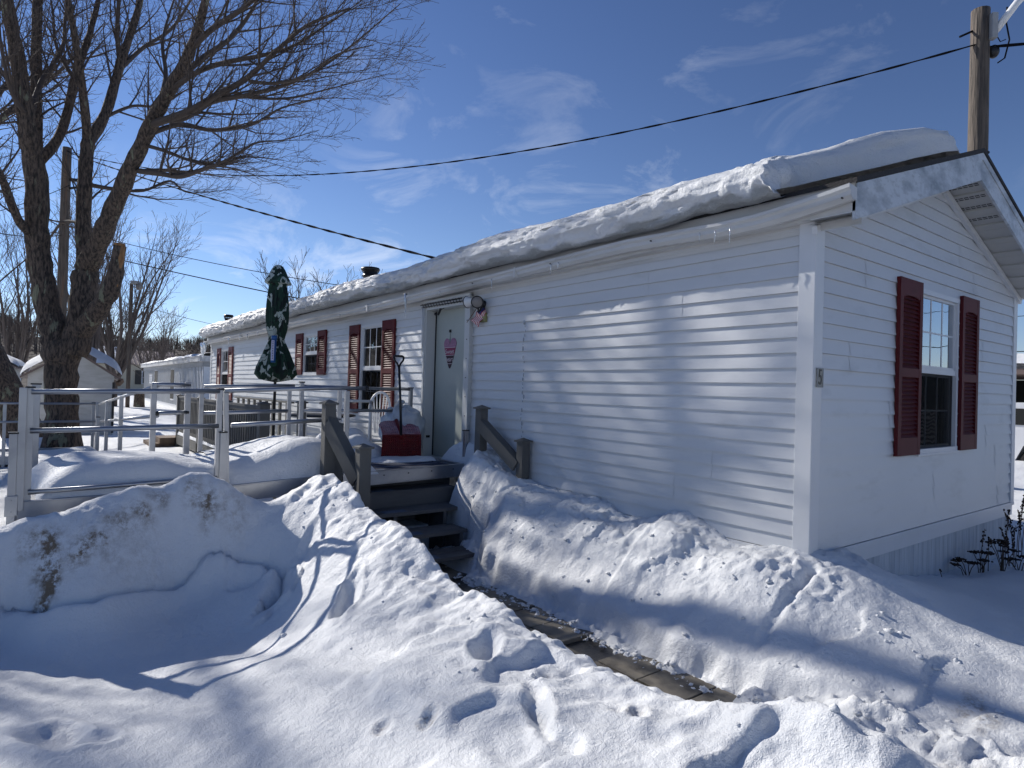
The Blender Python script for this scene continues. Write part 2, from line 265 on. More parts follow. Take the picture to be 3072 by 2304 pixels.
# ------------------------------------------------------------------ snowy ground (one height field with the shovelled banks)
CP = np.array([
 (-3.05,-4.6,.5),(-3.0,-4.16,.63),(-3,-3.93,.72),(-3,-3.68,.795),(-3,-3.41,.868),(-3,-3.12,.927),(-2.98,-2.97,.893),(-2.95,-2.84,.80),(-2.95,-2.70,.72),(-2.9,-2.57,.66),
 (-3.4,-4.16,.35),(-3.4,-3.7,.45),(-3.4,-3.2,.5),(-3.4,-2.8,.45),(-3.45,-2.4,.5),
 (-2.84,-4.15,.22),(-2.6,-3.93,.22),(-2.5,-3.71,.23),(-2.68,-3.43,.27),(-2.84,-3.18,.36),(-2.75,-2.85,.38),(-2.58,-2.63,.36),(-2.33,-2.6,.24),
 (-2.12,-2.98,.06),(-2.05,-3.5,.04),(-2.08,-3.72,.04),(-2.45,-3.3,.09),(-2.35,-3.93,.08),(-2.3,-4.4,.15),(-2.45,-3.0,.15),(-1.75,-3.3,.10),(-1.65,-2.95,.12),
 (-.9,-4.1,.22),(-.24,-3.3,.27),(.44,-2.76,.42),(.98,-2.3,.52),(-1.2,-3.5,.15),(-.6,-3.7,.22),(-1.3,-3.0,.20),(-.6,-3.0,.31),
 (0,-4.2,.15),(1,-3.8,.1),(2.1,-4.2,0),(1,-3,.3),(1.6,-2.6,.35),(1.9,-2,.3),(-1.5,-5,.2),(-3,-5.3,.3),(1,-5,0),
 (-3.26,-2.03,.92),(-3.0,-2.03,.89),(-2.565,-2.03,.84),(-2.22,-2.03,.70),(-1.72,-2.03,.685),(-1.23,-2.03,.50),(-.74,-2.03,.49),(-.53,-2.03,.45),(-.035,-2.03,.44),(.40,-2.03,.455),(.727,-2.03,.50),(.99,-2.03,.615),(1.185,-2.03,.645),(1.305,-2.03,.63),(1.36,-2.03,.60),(1.65,-1.9,.5),
 (-2.2,-2.4,.52),(-1.7,-2.5,.40),(-1.2,-2.45,.42),(-.7,-2.5,.40),(-.1,-2.5,.42),(.5,-2.4,.45),(-2.7,-2.3,.72),(-3.1,-2.35,.74),
 (-3.5,0,1.0),(-3.5,-.3,.98),(-3.0,0,.77),(-2.9,-.3,.78),(-2.3,0,.72),(-1.85,0,.70),(-1.3,0,.65),(-1.0,-.02,.76),(-.7,0,.67),(-.48,0,.61),(-.04,0,.66),(.05,.35,.64),(.05,.7,.49),(.05,1.42,.29),(.05,2.5,.15),(.05,3.5,.1),(.05,4.2,.08),
 (-3.2,-.5,.85),(-2.6,-.4,.66),(-2,-.4,.6),(-1.4,-.4,.52),(-.8,-.4,.52),(-.2,-.35,.55),(.3,-.1,.52),(-2.3,-.7,.42),(-1.7,-.7,.36),(-1.1,-.72,.32),(-.5,-.72,.3),(0,-.72,.28),(.5,-.7,.25),(.9,-.6,.2),
 (.6,.6,.38),(.7,1.5,.28),(.6,2.8,.2),(1.2,0,.3),(1.3,-.9,.22),(1.8,-.5,.25),(1.5,1,.3),(2.5,.5,.3),(2.5,2.5,.25),(1.5,4,.2),(3.5,-1,.2),(3.5,-3,0),(-2,-1.4,.5),(0,-1.4,.4),(1,-1.3,.3),
 (-3.6,-1.2,.6),(-4.5,-3,.3),(-4.5,-5,.3),(-1,1,.5),(-3,1,.7),(-1,3,.2),(0,5.5,.15),(3,5,.2)], float)
def _tps(P):
    n = len(P); d2 = (P[:, None, 0]-P[None, :, 0])**2+(P[:, None, 1]-P[None, :, 1])**2; K = 0.5*d2*np.log(d2+1e-9)+np.eye(n)*0.0006
    A = np.zeros((n+3, n+3)); A[:n, :n] = K; Q = np.c_[np.ones(n), P[:, :2]]; A[:n, n:] = Q; A[n:, :n] = Q.T; return np.linalg.solve(A, np.r_[P[:, 2], 0, 0, 0])
TW = _tps(CP)
def tps(x, y):
    s = TW[-3]+TW[-2]*x+TW[-1]*y
    for i in range(len(CP)):
        d2 = (x-CP[i, 0])**2+(y-CP[i, 1])**2; s = s+TW[i]*0.5*d2*np.log(d2+1e-9)
    return s
# (x, y, rx, ry, angle, depth) footprints, kicked holes and slumps in the banks
DENTS = [(-1.06,-3.93,.17,.10,.4,.075),(-.92,-3.80,.08,.06,.4,.05),(-.11,-2.95,.04,.03,2.5,.03),(.04,-2.83,.045,.03,2.5,.04),(.03,-2.24,.05,.05,.2,.03),(.51,-2.32,.04,.025,2.5,.03),(.58,-2.29,.05,.03,2.5,.04),
 (-1.47,-2.52,.19,.055,2.5,.10),(-.27,-2.36,.13,.06,2.3,.08),(.27,-2.50,.17,.04,2.6,.06),(-2.45,-2.42,.12,.06,2.2,.06),(1.3,-.75,.16,.08,.2,.05),(1.9,.3,.3,.2,0,.10),(-2.95,-2.25,.12,.06,2.2,.04)]
def terrain(x, y):
    near = sst(4.6, 3.4, np.maximum(np.abs(x+0.3)-0.3, 0)) * sst(6.2, 5.0, np.abs(y+0.2))
    far = np.hypot(x, y)
    zb = 0.05+0.22*sst(-20, -14, x)+fbm(x, y, 0.35, 11, 3)*0.055+fbm(x, y, 1.6, 17, 3)*0.02
    zb = zb+0.45*sst(6, 14, y)*sst(30, 10, far)*sst(-8, -2, x)*0.35
    zt = tps(np.clip(x, -5.2, 4.2), np.clip(y, -5.8, 5.8))
    z = zb*(1-near)+zt*near
    # broad and fine roughness
    z = z+near*(fbm(x, y, 2.2, 21, 3)*0.017+fbm(x, y, 8, 25, 3)*0.005)
    rough = near*sst(-0.95, -0.55, y)*sst(0.9, 0.3, y)*sst(0.7, 0.0, x)        # shovel-thrown chunks on the bank by the wall
    ch = np.abs(fbm(x+0.05*vn(x, y, 9, 3), y, 7, 31, 4, 0.55))
    z = z+rough*((0.007+0.026*sst(0.62, 0.25, -y)*sst(0.1, 0.5, 0.5+0.5*vn(x, y, 1.7, 30)))*(0.55-ch)+0.009*np.abs(fbm(x, y, 24, 35, 2)))
    rb = near*np.exp(-((y+2.05)/0.42)**2)*sst(-3.6, -3.2, x)
    z = z+rb*(0.048*(0.5-np.abs(fbm(x*1.0, y*0.7, 3.4, 41, 4)))+0.012*fbm(x, y, 11, 45, 3))
    z = z+near*sst(-2.55, -2.85, x)*sst(-2.5, -2.8, y)*(0.03*(0.5-np.abs(fbm(x, y, 6, 48, 3))))
    blk = near*sst(-3.1, -2.7, y)*sst(-1.98, -2.12, y)*sst(-3.3, -2.9, x)*sst(1.6, 1.1, x)          # blocks and clefts the shovel left
    sv = vn(x+0.06*vn(x, y, 7, 141), y+0.06*vn(x, y, 7, 142), 2.6, 143); z = z+blk*(0.05*sst(0.02, 0.22, sv)-0.02*sst(-0.22, -0.40, sv))
    rbk = near*sst(-0.95, -0.75, y)*sst(-0.1, -0.35, y)*sst(1.5, 1.1, x); sv2 = vn(x+0.05*vn(x, y, 9, 144), y, 3.1, 145); z = z+rbk*0.03*sst(0.0, 0.14, sv2)
    r2_ = near*sst(0.45, 0.9, x)*sst(-2.0, -1.6, y)*sst(-0.5, -0.9, y); z = z+r2_*(0.035*(0.5-np.abs(fbm(x, y, 7.5, 147, 3)))+0.02*np.abs(fbm(x, y, 21, 149, 2)))
    for dx, dy, rx, ry, an, dp in DENTS:
        u = (x-dx)*math.cos(an)+(y-dy)*math.sin(an); v = -(x-dx)*math.sin(an)+(y-dy)*math.cos(an); q = np.sqrt((u/rx)**2+(v/ry)**2)+0.22*vn(x, y, 9, 5)+0.10*vn(x, y, 23, 6)
        z = z-dp*0.72*sst(1.35, 0.25, q)+dp*0.14*np.exp(-((q-1.35)/0.28)**2)
    # a groove a stick left in the bank below the house corner
    t = np.clip(((x-0.22)*0.55+(y+0.12)*(-0.62))/(0.55**2+0.62**2)*1.0, 0, 1); gx, gy = 0.22+0.55*0.0*t, 0
    ax, ay, bx_, by_ = 0.10, -0.12, 0.10, -0.72
    tt = np.clip(((x-ax)*(bx_-ax)+(y-ay)*(by_-ay))/((bx_-ax)**2+(by_-ay)**2), 0, 1); dd = np.hypot(x-ax-tt*(bx_-ax), y-ay-tt*(by_-ay))
    z = z-0.05*sst(0.045, 0.012, dd)*(1-0.6*tt)
    # crack where the ploughed face meets the smooth drift below it
    FL = [(-3.1,-4.5),(-2.88,-4.15),(-2.66,-3.93),(-2.58,-3.7),(-2.69,-3.45),(-2.80,-3.20),(-2.83,-3.0),(-2.79,-2.82),(-2.66,-2.65),(-2.48,-2.58),(-2.36,-2.62),(-2.28,-2.74)]
    xw, yw = x+0.018*vn(x, y, 5, 63), y+0.018*vn(x, y, 5, 64); dm = np.full(np.shape(x), 9.0); sd_ = np.zeros(np.shape(x))
    for (ax, ay), (bx2, by2) in zip(FL[:-1], FL[1:]):
        L2 = (bx2-ax)**2+(by2-ay)**2; tt = np.clip(((xw-ax)*(bx2-ax)+(yw-ay)*(by2-ay))/L2, 0, 1); ex, ey = xw-ax-tt*(bx2-ax), yw-ay-tt*(by2-ay); dd = np.hypot(ex, ey)
        cr_ = ex*(by2-ay)-ey*(bx2-ax); sd_ = np.where(dd < dm, np.sign(cr_), sd_); dm = np.minimum(dm, dd)
    z = z-0.075*np.exp(-(dm/0.035)**2)+np.where(sd_ > 0, 0.035*np.exp(-((dm-0.07)/0.07)**2), -0.045*np.exp(-(dm/0.13)**2))
    # trench of the shovelled walk and the steps
    yl = -1.85+0.02*vn(x, y, 3, 51); yr = -0.93+0.05*vn(x, x*0, 2.3, 52)+0.03*vn(x, y, 9, 53)+0.33*sst(-2.35, -2.85, x)+0.10*sst(0.1, 1.2, x)
    dl = yl-y; dr = y-yr; dx_ = x-1.7+0.2*vn(x, y, 3, 54)
    d = np.maximum(np.maximum(dl, dr), np.maximum(dx_*1.0, -9-x)); d = np.where(x < -3.62, 1.0, d)
    wall = np.where(dl > dr, sst(0.0, 0.15, d), 0.62*sst(-0.005, 0.085, d)+0.38*sst(0.0, 0.34, d))
    floor_ = -0.03+0.17*sst(0.05, 0.75, x+0.25*vn(x, y, 5, 55))+0.035*sst(0.3, 0.9, x)*np.abs(fbm(x, y, 9, 56, 3))
    crumb = sst(-0.20, -0.03, d)*sst(0.10, 0.0, np.abs(dr+0.04)*0.6)*np.clip(0.050+0.06*(vn(x, y, 7, 57)*0.5+0.3)+0.022*vn(x, y, 26, 58)+0.012*vn(x, y, 50, 59), 0, 1)
    floor_ = floor_+np.where(dr > -0.30, crumb, 0)
    floor_ = floor_+0.15*np.exp(-((x+2.85)/0.30)**2-((y+0.68)/0.20)**2)*(1+0.5*vn(x, y, 9, 66))+0.10*np.exp(-((x+3.2)/0.2)**2-((y+0.9)/0.3)**2)
    z = np.where(d < 0.4, floor_+(np.maximum(z, floor_)-floor_)*wall, z)
    # hollow under the aluminium ramp and the landing
    hol = sst(-3.44, -3.60, x)*sst(-5.0, -4.8, x)*sst(-0.12, -0.25, y)*sst(-4.5, -4.3, y)
    z = z*(1-hol)+np.minimum(z, 0.24)*hol
    rd = sst(3.1, 3.5, x)*sst(9.6, 9.2, x); z = z*(1-rd)-0.02*rd
    ins = (x < -0.02) & (y > 0.02) & (y < 4.18) & (x > -16.8)
    z = np.where(ins, 0.0, z)
    return z
def axis(segs):
    out = []
    for a, b, st in segs: out += list(np.arange(a, b-1e-6, st))
    return out
def grow(a, b, s0, g):
    o = [a]; s = s0; sg = 1 if b > a else -1
    while abs(o[-1]-a) < abs(b-a): o.append(o[-1]+sg*s); s *= g
    return o
gx = np.array(sorted(set(np.round(grow(-4.0, -700, 0.04, 1.045)+axis([(-4.0, 2.0, 0.0145)])+grow(2.0, 700, 0.03, 1.09), 4))))
gy = np.array(sorted(set(np.round(grow(-4.4, -700, 0.03, 1.07)+axis([(-4.4, 0.06, 0.0145), (0.06, 3.0, 0.04)])+grow(3.0, 700, 0.05, 1.06), 4))))
X, Y = np.meshgrid(gx, gy, indexing='ij'); Z = terrain(X, Y)
def gridmesh(name, X, Y, Z, m, mask=None, dirt=None):
    nx, ny = X.shape; me = bpy.data.meshes.new(name); idx = np.arange(nx*ny).reshape(nx, ny)
    q = np.stack([idx[:-1, :-1], idx[1:, :-1], idx[1:, 1:], idx[:-1, 1:]], -1).reshape(-1, 4)
    if mask is not None: q = q[mask.reshape(-1)]
    co = np.stack([X, Y, Z], -1).reshape(-1, 3)
    me.vertices.add(len(co)); me.vertices.foreach_set('co', co.ravel()); me.loops.add(len(q)*4); me.loops.foreach_set('vertex_index', q.ravel().astype(np.int32))
    me.polygons.add(len(q)); me.polygons.foreach_set('loop_start', np.arange(0, len(q)*4, 4, dtype=np.int32)); me.polygons.foreach_set('use_smooth', np.ones(len(q), bool))
    me.update(calc_edges=True); me.validate()
    if dirt is not None:
        a = me.attributes.new('dirt', 'FLOAT', 'POINT'); a.data.foreach_set('value', dirt.ravel().astype(np.float32))
    me.materials.append(M[m]); o = bpy.data.objects.new(name, me); COL.objects.link(o); ORG[o.name] = Vector((0, 0, 0)); return o
dirt = np.zeros_like(X)
for cx, cy_, rx, ry, a in [(-2.95,-3.99,.05,.07,1.6),(-2.87,-3.93,.07,.06,3.0),(-2.79,-3.91,.07,.05,3.2),(-2.74,-3.95,.05,.05,2.2),(-2.80,-3.76,.05,.09,1.8),(-2.83,-3.68,.04,.08,1.6),(-2.89,-3.53,.04,.10,1.5),(-2.93,-3.42,.035,.09,1.7),(-3.0,-3.3,.04,.08,1.2),(-2.99,-3.07,.05,.06,1.5),(-2.93,-2.98,.05,.06,1.7),(-2.84,-3.6,.12,.3,.45),(-2.9,-2.8,.08,.12,.5),(-.11,-2.96,.03,.025,1.3),(.03,-2.84,.035,.03,1.5),(.03,-2.25,.02,.02,.8),(.51,-2.33,.02,.025,1.0),(.57,-2.30,.025,.04,1.6),(1.05,-.5,.05,.12,1.4),(1.15,-.6,.05,.10,1.0)]:
    dirt = np.maximum(dirt, a*np.exp(-(((X-cx)/rx)**2+((Y-cy_)/ry)**2)))
dirt = dirt*(0.55+0.9*np.abs(vn(X, Y, 16, 71)))
dirt = np.maximum(dirt, 0.35*sst(0.6, 1.1, X)*sst(2.2, 1.4, X)*sst(-1.7, -1.5, Y)*sst(-0.7, -1.0, Y)*sst(0.1, 0.5, vn(X, Y, 5, 73)))
ground = gridmesh('ground', X, Y, Z, 'snow', dirt=dirt); ground['kind'] = 'structure'
b = MB(); b.poly([(3.3, -300, .0), (9.4, -300, .0), (9.4, 300, .0), (3.3, 300, .0)]); o = b.build('road', 'road'); o['kind'] = 'structure'
# paved walk: 12 inch slabs on dark wet bedding
b = MB(); b.bx(-3.7, 0.9, -1.95, -0.75, -0.10, -0.006); o = b.build('path_bed', 'wet'); o['kind'] = 'structure'
b = MB(); rr = random.Random(4)
for i in range(15):
    for j in range(3):
        x0 = -3.5+i*0.318; y0 = -1.905+j*0.318+0.015; tilt = rr.uniform(-.004, .004)
        if j == 2 and i % 5 == 3: continue
        c = Vector((x0+.155, y0+.155, 0.006+rr.uniform(-.003, .003)))
        b.box(c, (.306, .306, .03), mtx=Matrix.Rotation(rr.uniform(-.012, .012), 3, 'Z') @ Matrix.Rotation(tilt, 3, 'X'))
o = b.build('path', 'paver', bevel=0.004); o['kind'] = 'structure'
# loose crumbs of snow along the cuts
rg = random.Random(99); b = MB(); CR = []
for i in range(800):
    k = rg.random()
    if k < .62: x, y = rg.uniform(-2.6, 1.0), -.99-abs(rg.gauss(0, .05))
    elif k < .70: x, y = rg.uniform(-3.3, 1.3), -2.05+rg.gauss(0, .28)
    elif k < .88: x, y = rg.uniform(-3.2, 1.2), -.45+rg.gauss(0, .22)
    else: x, y = rg.uniform(.4, 1.6), rg.uniform(-1.6, -.8)
    CR.append((x, y, min(.028, .004+abs(rg.gauss(0, .006)))))
cz = terrain(np.array([[c[0] for c in CR]]), np.array([[c[1] for c in CR]]))[0]
for (x, y, r), z in zip(CR, cz):
    if y > -.05 and x < 0: continue
    s1, s2 = rg.uniform(0, 6), rg.uniform(0, 6); z = max(z, .012) if -3.6 < x < .9 and -1.9 < y < -.9 and z < .05 else z
    b.sphere((x, y, z+r*.25), r, 7, 5, (rg.uniform(.8, 1.5), rg.uniform(.8, 1.4), .75), lambda d: 1+.22*math.sin(5*d.x+s1)+.2*math.sin(6*d.y+s2))
o = b.build('snow_crumbs', 'snow'); o['kind'] = 'stuff'; o['label'] = 'loose crumbs of snow scattered along the shovelled banks and the walk'; o['category'] = 'snow crumbs'
def gz(x, y): return float(terrain(np.array([[x]], float), np.array([[y]], float))[0, 0])
# ------------------------------------------------------------------ the house
E4 = 0.1016; XL, W = -16.83, 4.2
house = thing('mobile_home', 'long white mobile home with vinyl siding and burgundy shutters behind the snow banks', 'house', (0, 0, 0))
PL = lambda u, d, z: (u, -d, z)
PG = lambda u, d, z: (d, u, z)
def bxm(b, P, u0, u1, d0, d1, z0, z1):
    a, c = P(u0, d0, z0), P(u1, d1, z1); return b.bx(min(a[0], c[0]), max(a[0], c[0]), min(a[1], c[1]), max(a[1], c[1]), min(a[2], c[2]), max(a[2], c[2]))
def siding(P, U0, U1, rows, opens, lim=None, seed=1):
    b = MB(); rg = random.Random(seed); flip = P is PG
    def q(u0, u1, u2, u3, za, zb, da, db):
        pts = [P(u0, da, za), P(u1, da, za), P(u2, db, zb), P(u3, db, zb)]
        b.poly(pts if True else pts)
    seam = {}
    for r in rows:
        za = 2.766-r*E4; zb = za+E4; pr = r//2
        if pr not in seam: seam[pr] = [rg.uniform(U0, U1) for _ in range(max(1, int((U1-U0)/6)))]
        zs = sorted(set([za, zb]+[z for o in opens for z in (o[2], o[3]) if za < z < zb]))
        wob = rg.uniform(-.0006, .0006)
        for k in range(len(zs)-1):
            z0, z1 = zs[k], zs[k+1]; zm = (z0+z1)/2
            iv = [(U0, U1)]
            for o in opens:
                if o[2] < zm < o[3]:
                    nv = []
                    for a, c in iv:
                        if o[1] <= a or o[0] >= c: nv.append((a, c)); continue
                        if a < o[0]: nv.append((a, o[0]))
                        if o[1] < c: nv.append((o[1], c))
                    iv = nv
            d0 = 0.0185-(z0-za)/E4*0.016+wob; d1 = 0.0185-(z1-za)/E4*0.016+wob
            for a, c in iv:
                cuts = [a]+sorted(s for s in seam[pr] if a+.1 < s < c-.1)+[c]
                if c-a > 1.0:
                    cuts = sorted(set(cuts+[a+(c-a)*i/int((c-a)/0.5) for i in range(1, int((c-a)/0.5))]))
                for i in range(len(cuts)-1):
                    e = 0.002*(sum(1 for s in seam[pr] if s < (cuts[i]+cuts[i+1])/2) % 2)
                    w0 = 0.0018*math.sin(cuts[i]*3.1+pr*1.7); w1 = 0.0018*math.sin(cuts[i+1]*3.1+pr*1.7)
                    ua, ub, uc, ud = cuts[i], cuts[i+1], cuts[i+1], cuts[i]
                    if lim:
                        ua, ub = max(ua, lim(z0)), min(ub, W-lim(z0)); ud, uc = max(ud, lim(z1)), min(uc, W-lim(z1))
                        if ub <= ua: continue
                        if uc < ud: uc = ud = (ua+ub)/2
                    b.poly([P(ua, d0+e+w0, z0), P(ub, d0+e+w1, z0), P(uc, d1+e+w1, z1), P(ud, d1+e+w0, z1)])
                    if k == 0: b.poly([P(ua, 0.0, z0+.0015), P(ub, 0.0, z0+.0015), P(ub, d0+e+w1, z0), P(ua, d0+e+w0, z0)])
    return b
DOOR = (-4.98, -3.955, 0.78, 2.715)
WINS = [('L', -7.0, -6.245, 1.225, 2.57, 2), ('L', -9.5, -8.77, 1.83, 2.56, 2), ('L', -15.66, -14.86, 1.22, 2.50, 2), ('G', 1.69, 2.55, 1.225, 2.575, 2)]
siding(PL, XL+.09, -0.088, range(0, 22), [DOOR]+[(w[1], w[2], w[3], w[4]) for w in WINS if w[0] == 'L'], seed=5).build('siding', 'vinyl', house)
siding(PG, 0.088, W-.088, range(-8, 22), [(1.69, 2.55, 1.225, 2.575)], lim=lambda z: max(.088, (z-2.86)/.334), seed=9).build('siding', 'vinyl', house)
b = MB(); b.bx(XL, 0.0, 0.17, W-.01, 2.68, 2.84); b.bx(XL, -0.01, W-.012, W, .632, 2.84); b.bx(XL, XL+.012, 0, W, .632, 2.84); b.build('rear_wall', 'trim', house)
# inner sheathing so nothing shows through the siding
b = MB()
def sheath(P, U0, U1, opens, top, d0=-.012, d1=-.003):
    us = sorted(set([U0, U1]+[u for o in opens for u in (o[0], o[1])]))
    for i in range(len(us)-1):
        um = (us[i]+us[i+1])/2; z = 0.632
        for o in sorted([o for o in opens if o[0] < um < o[1]], key=lambda o: o[2]):
            if o[2] > z: bxm(b, P, us[i], us[i+1], d0, d1, z, o[2])
            z = o[3]
        bxm(b, P, us[i], us[i+1], d0, d1, z, top)
sheath(PL, XL+.02, -.02, [DOOR]+[(w[1], w[2], w[3], w[4]) for w in WINS if w[0] == 'L'], 2.83)
sheath(PG, .02, W-.02, [(1.69, 2.55, 1.225, 2.575)], 2.83)
b.poly([(-.006, .0, 2.83), (-.006, W, 2.83), (-.006, W/2, 3.50)])
b.build('sheathing', 'trim', house)
# corner posts
b = MB(); b.bx(-.09, .022, -.025, -.001, .60, 2.835); b.bx(.001, .025, -.0245, .09, .60, 2.835); b.build('corner_post', 'trim', house, bevel=.003)
b = MB(); b.bx(.001, .025, W-.09, W+.0185, .60, 2.835); b.bx(-.09, .016, W+.001, W+.019, .60, 2.835); b.build('corner_post', 'trim', house, bevel=.003)
b = MB(); b.bx(XL-.019, XL+.09, -.025, -.001, .60, 2.835); b.build('corner_post', 'trim', house, bevel=.003)
# starter strip, lower band and skirting
b = MB(); b.bx(XL, .02, -.028, -.001, .595, .628); b.bx(.001, .028, -.027, W+.02, .597, .628); b.bx(XL, .0, -.012, .0, .49, .596); b.bx(.0, .012, -.011, W+.01, .492, .598); b.build('base_trim', 'trim', house)
b = MB(); n = 90
for i in range(n):
    y0 = .02+i*(W-.04)/n; y1 = y0+(W-.04)/n; dd = .0 if i % 2 else -.0015
    b.poly([(dd-.005, y0, -.2), (dd-.005, y1, -.2), (dd-.005, y1, .494), (dd-.005, y0, .494)]); b.poly([(-.0065, y1, -.2), (-.005, y1, -.2), (-.005, y1, .494), (-.0065, y1, .494)])
b.bx(XL, -.02, .01, .03, -.2, .49); b.build('skirting', 'skirt', house)
# soffit and eave fascia (the eave droops a little towards the far end)
dz = lambda x: 0.0075*min(0, x+1.5)
SL = 0.334; AZ = 3.72; APY = W/2; OH = 0.30
def roofz(y): return AZ-SL*abs(y-APY)
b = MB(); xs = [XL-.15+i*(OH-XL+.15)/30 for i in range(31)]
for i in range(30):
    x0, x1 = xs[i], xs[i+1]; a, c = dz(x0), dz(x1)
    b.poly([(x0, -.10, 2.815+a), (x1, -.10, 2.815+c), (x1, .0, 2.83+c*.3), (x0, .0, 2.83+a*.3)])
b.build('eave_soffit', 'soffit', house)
b = MB()
for i in range(30):
    x0, x1 = xs[i], xs[i+1]; a, c = dz(x0), dz(x1)
    for (y0, z0), (y1, z1) in (((-.10, 2.80), (-.10, 2.975)), ((-.10, 2.80), (-.085, 2.80)), ((-.014, 2.735), (-.016, 2.80)), ((-.016, 2.80), (-.09, 2.808))):
        b.poly([(x0, y0, z0+a), (x1, y0, z0+c), (x1, y1, z1+c), (x0, y1, z1+a)])
b.build('fascia', 'gutter', house)
# roof deck
b = MB()
for sg in (-1, 1):
    ye = -.12 if sg < 0 else W+.12
    for i in range(30):
        x0, x1 = xs[i], xs[i+1]
        if i == 29: x1 = OH+.015
        a, c = dz(x0), dz(x1); w_ = 0.012*math.sin(x0*1.3)
        P0, P1 = (x0, ye, roofz(ye)+.02+a), (x1, ye, roofz(ye)+.02+c); Q0, Q1 = (x0, APY, AZ+.02), (x1, APY, AZ+.02)
        b.poly([P0, P1, Q1, Q0] if sg < 0 else [Q0, Q1, P1, P0])
        b.poly([(p[0], p[1], p[2]-.03) for p in (P0, P1, Q1, Q0)]); b.poly([P0, P1, (x1, ye, P1[2]-.03), (x0, ye, P0[2]-.03)])
xe = OH+.015; b.poly([(xe, -.12, roofz(-.12)+.02), (xe, APY, AZ+.02), (xe, APY, AZ-.015), (xe, -.12, roofz(-.12)-.015)]); b.poly([(xe, W+.12, roofz(W+.12)+.02), (xe, APY, AZ+.02), (xe, APY, AZ-.015), (xe, W+.12, roofz(W+.12)-.015)])
b.build('roof', 'shingle', house)
# gable overhang: barge boards, vented soffit, moulding
for sg in (-1, 1):
    f = (lambda y: y) if sg < 0 else (lambda y: W-y); b = MB()
    def rz_(y): return AZ-SL*(APY-y)
    y0, y1 = -.10, APY
    for t0, t1, xa, xb in ((-.018, -.075, OH-.004, OH+.008), (-.070, -.24, OH-.018, OH)):
        ym = y1 if sg < 0 else y1-.001
        A = [(xb, f(y0), rz_(y0)+t0), (xb, f(ym), rz_(ym)+t0), (xb, f(ym), rz_(ym)+t1), (xb, f(y0), rz_(y0)+t1)]; b.poly(A); b.poly([(xa, p[1], p[2]) for p in A])
        b.poly([A[0], (xa, *A[0][1:]), (xa, *A[3][1:]), A[3]]); b.poly([A[2], A[3], (xa, *A[3][1:]), (xa, *A[2][1:])])
    b.build('barge_board', 'dirtytrim', house)
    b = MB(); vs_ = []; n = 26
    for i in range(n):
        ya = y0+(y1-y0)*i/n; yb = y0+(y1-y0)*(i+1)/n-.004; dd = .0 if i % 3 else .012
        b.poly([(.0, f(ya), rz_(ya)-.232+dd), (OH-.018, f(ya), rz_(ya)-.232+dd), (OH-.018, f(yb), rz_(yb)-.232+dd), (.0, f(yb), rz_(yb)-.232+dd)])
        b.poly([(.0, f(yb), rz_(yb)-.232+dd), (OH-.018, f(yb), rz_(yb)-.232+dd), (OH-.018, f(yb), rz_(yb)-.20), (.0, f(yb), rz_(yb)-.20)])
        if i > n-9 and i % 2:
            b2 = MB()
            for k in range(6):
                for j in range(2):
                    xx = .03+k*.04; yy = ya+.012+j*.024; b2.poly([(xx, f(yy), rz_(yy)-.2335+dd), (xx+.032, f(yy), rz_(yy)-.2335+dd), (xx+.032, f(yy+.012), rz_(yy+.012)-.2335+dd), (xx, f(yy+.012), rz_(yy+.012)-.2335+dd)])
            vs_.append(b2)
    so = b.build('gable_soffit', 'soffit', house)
    for b2 in vs_: b2.build('vent_slots', 'black', so)
    b = MB(); b.bar((.03, f(-.06), rz_(-.06)-.262), (.03, f(APY-.005), rz_(APY-.005)-.262), .035, .05); b.build('rake_moulding', 'trim', house)
b = MB(); b.bx(.02, OH-.02, -.098, -.0, 2.795, 2.81); b.build('soffit_return', 'trim', house); b = MB(); b.bx(.02, OH-.02, W, W+.1, 2.795, 2.81); b.build('soffit_return', 'trim', house)
# sagging gutter in two runs
gp = [(.31, 2.865), (.2, 2.85), (0, 2.825), (-.3, 2.80), (-.6, 2.80), (-1.0, 2.815), (-1.5, 2.83), (-2.2, 2.815), (-3.2, 2.79), (-4.5, 2.765), (-6.2, 2.735), (-8.5, 2.725), (-11, 2.70), (-14, 2.685), (-16.95, 2.67)]
b = MB(); prof = [(-.105, .075), (-.105, .0), (-.155, -.005), (-.185, .018), (-.188, .045), (-.205, .06), (-.207, .082), (-.198, .082)]
xsg = np.interp(np.linspace(0, 1, 60), np.linspace(0, 1, len(gp)), [g[0] for g in gp]); zsg = np.interp(-xsg, [-g[0] for g in gp], [g[1] for g in gp])
for i in range(59):
    for k in range(len(prof)-1):
        (ya, za), (yb, zb) = prof[k], prof[k+1]; tw = .03*math.sin(xsg[i]*.9)*0
        b.poly([(xsg[i], ya, zsg[i]+za-.005), (xsg[i+1], ya, zsg[i+1]+za-.005), (xsg[i+1], yb, zsg[i+1]+zb-.005), (xsg[i], yb, zsg[i]+zb-.005)])
b.poly([(xsg[0], y, zsg[0]+z-.005) for y, z in prof])
for xx in (-2.95, -6.4, -9.9, -13.1):
    z0 = float(np.interp(-xx, [-g[0] for g in gp], [g[1] for g in gp])); b.box((xx, -.16, z0+.037), (.03, .104, .10))
gut = b.build('gutter', 'gutter', house)
for xx in (.27, -1.2, -2.4, -3.7):
    b = MB(); b.cyl((xx, -.214, 2.86 if xx > 0 else float(np.interp(-xx, [-g[0] for g in gp], [g[1] for g in gp]))+.03), (xx, -.2, 2.86 if xx > 0 else float(np.interp(-xx, [-g[0] for g in gp], [g[1] for g in gp]))+.03), .006, 8); b.build('gutter_nail', 'blackm', gut)

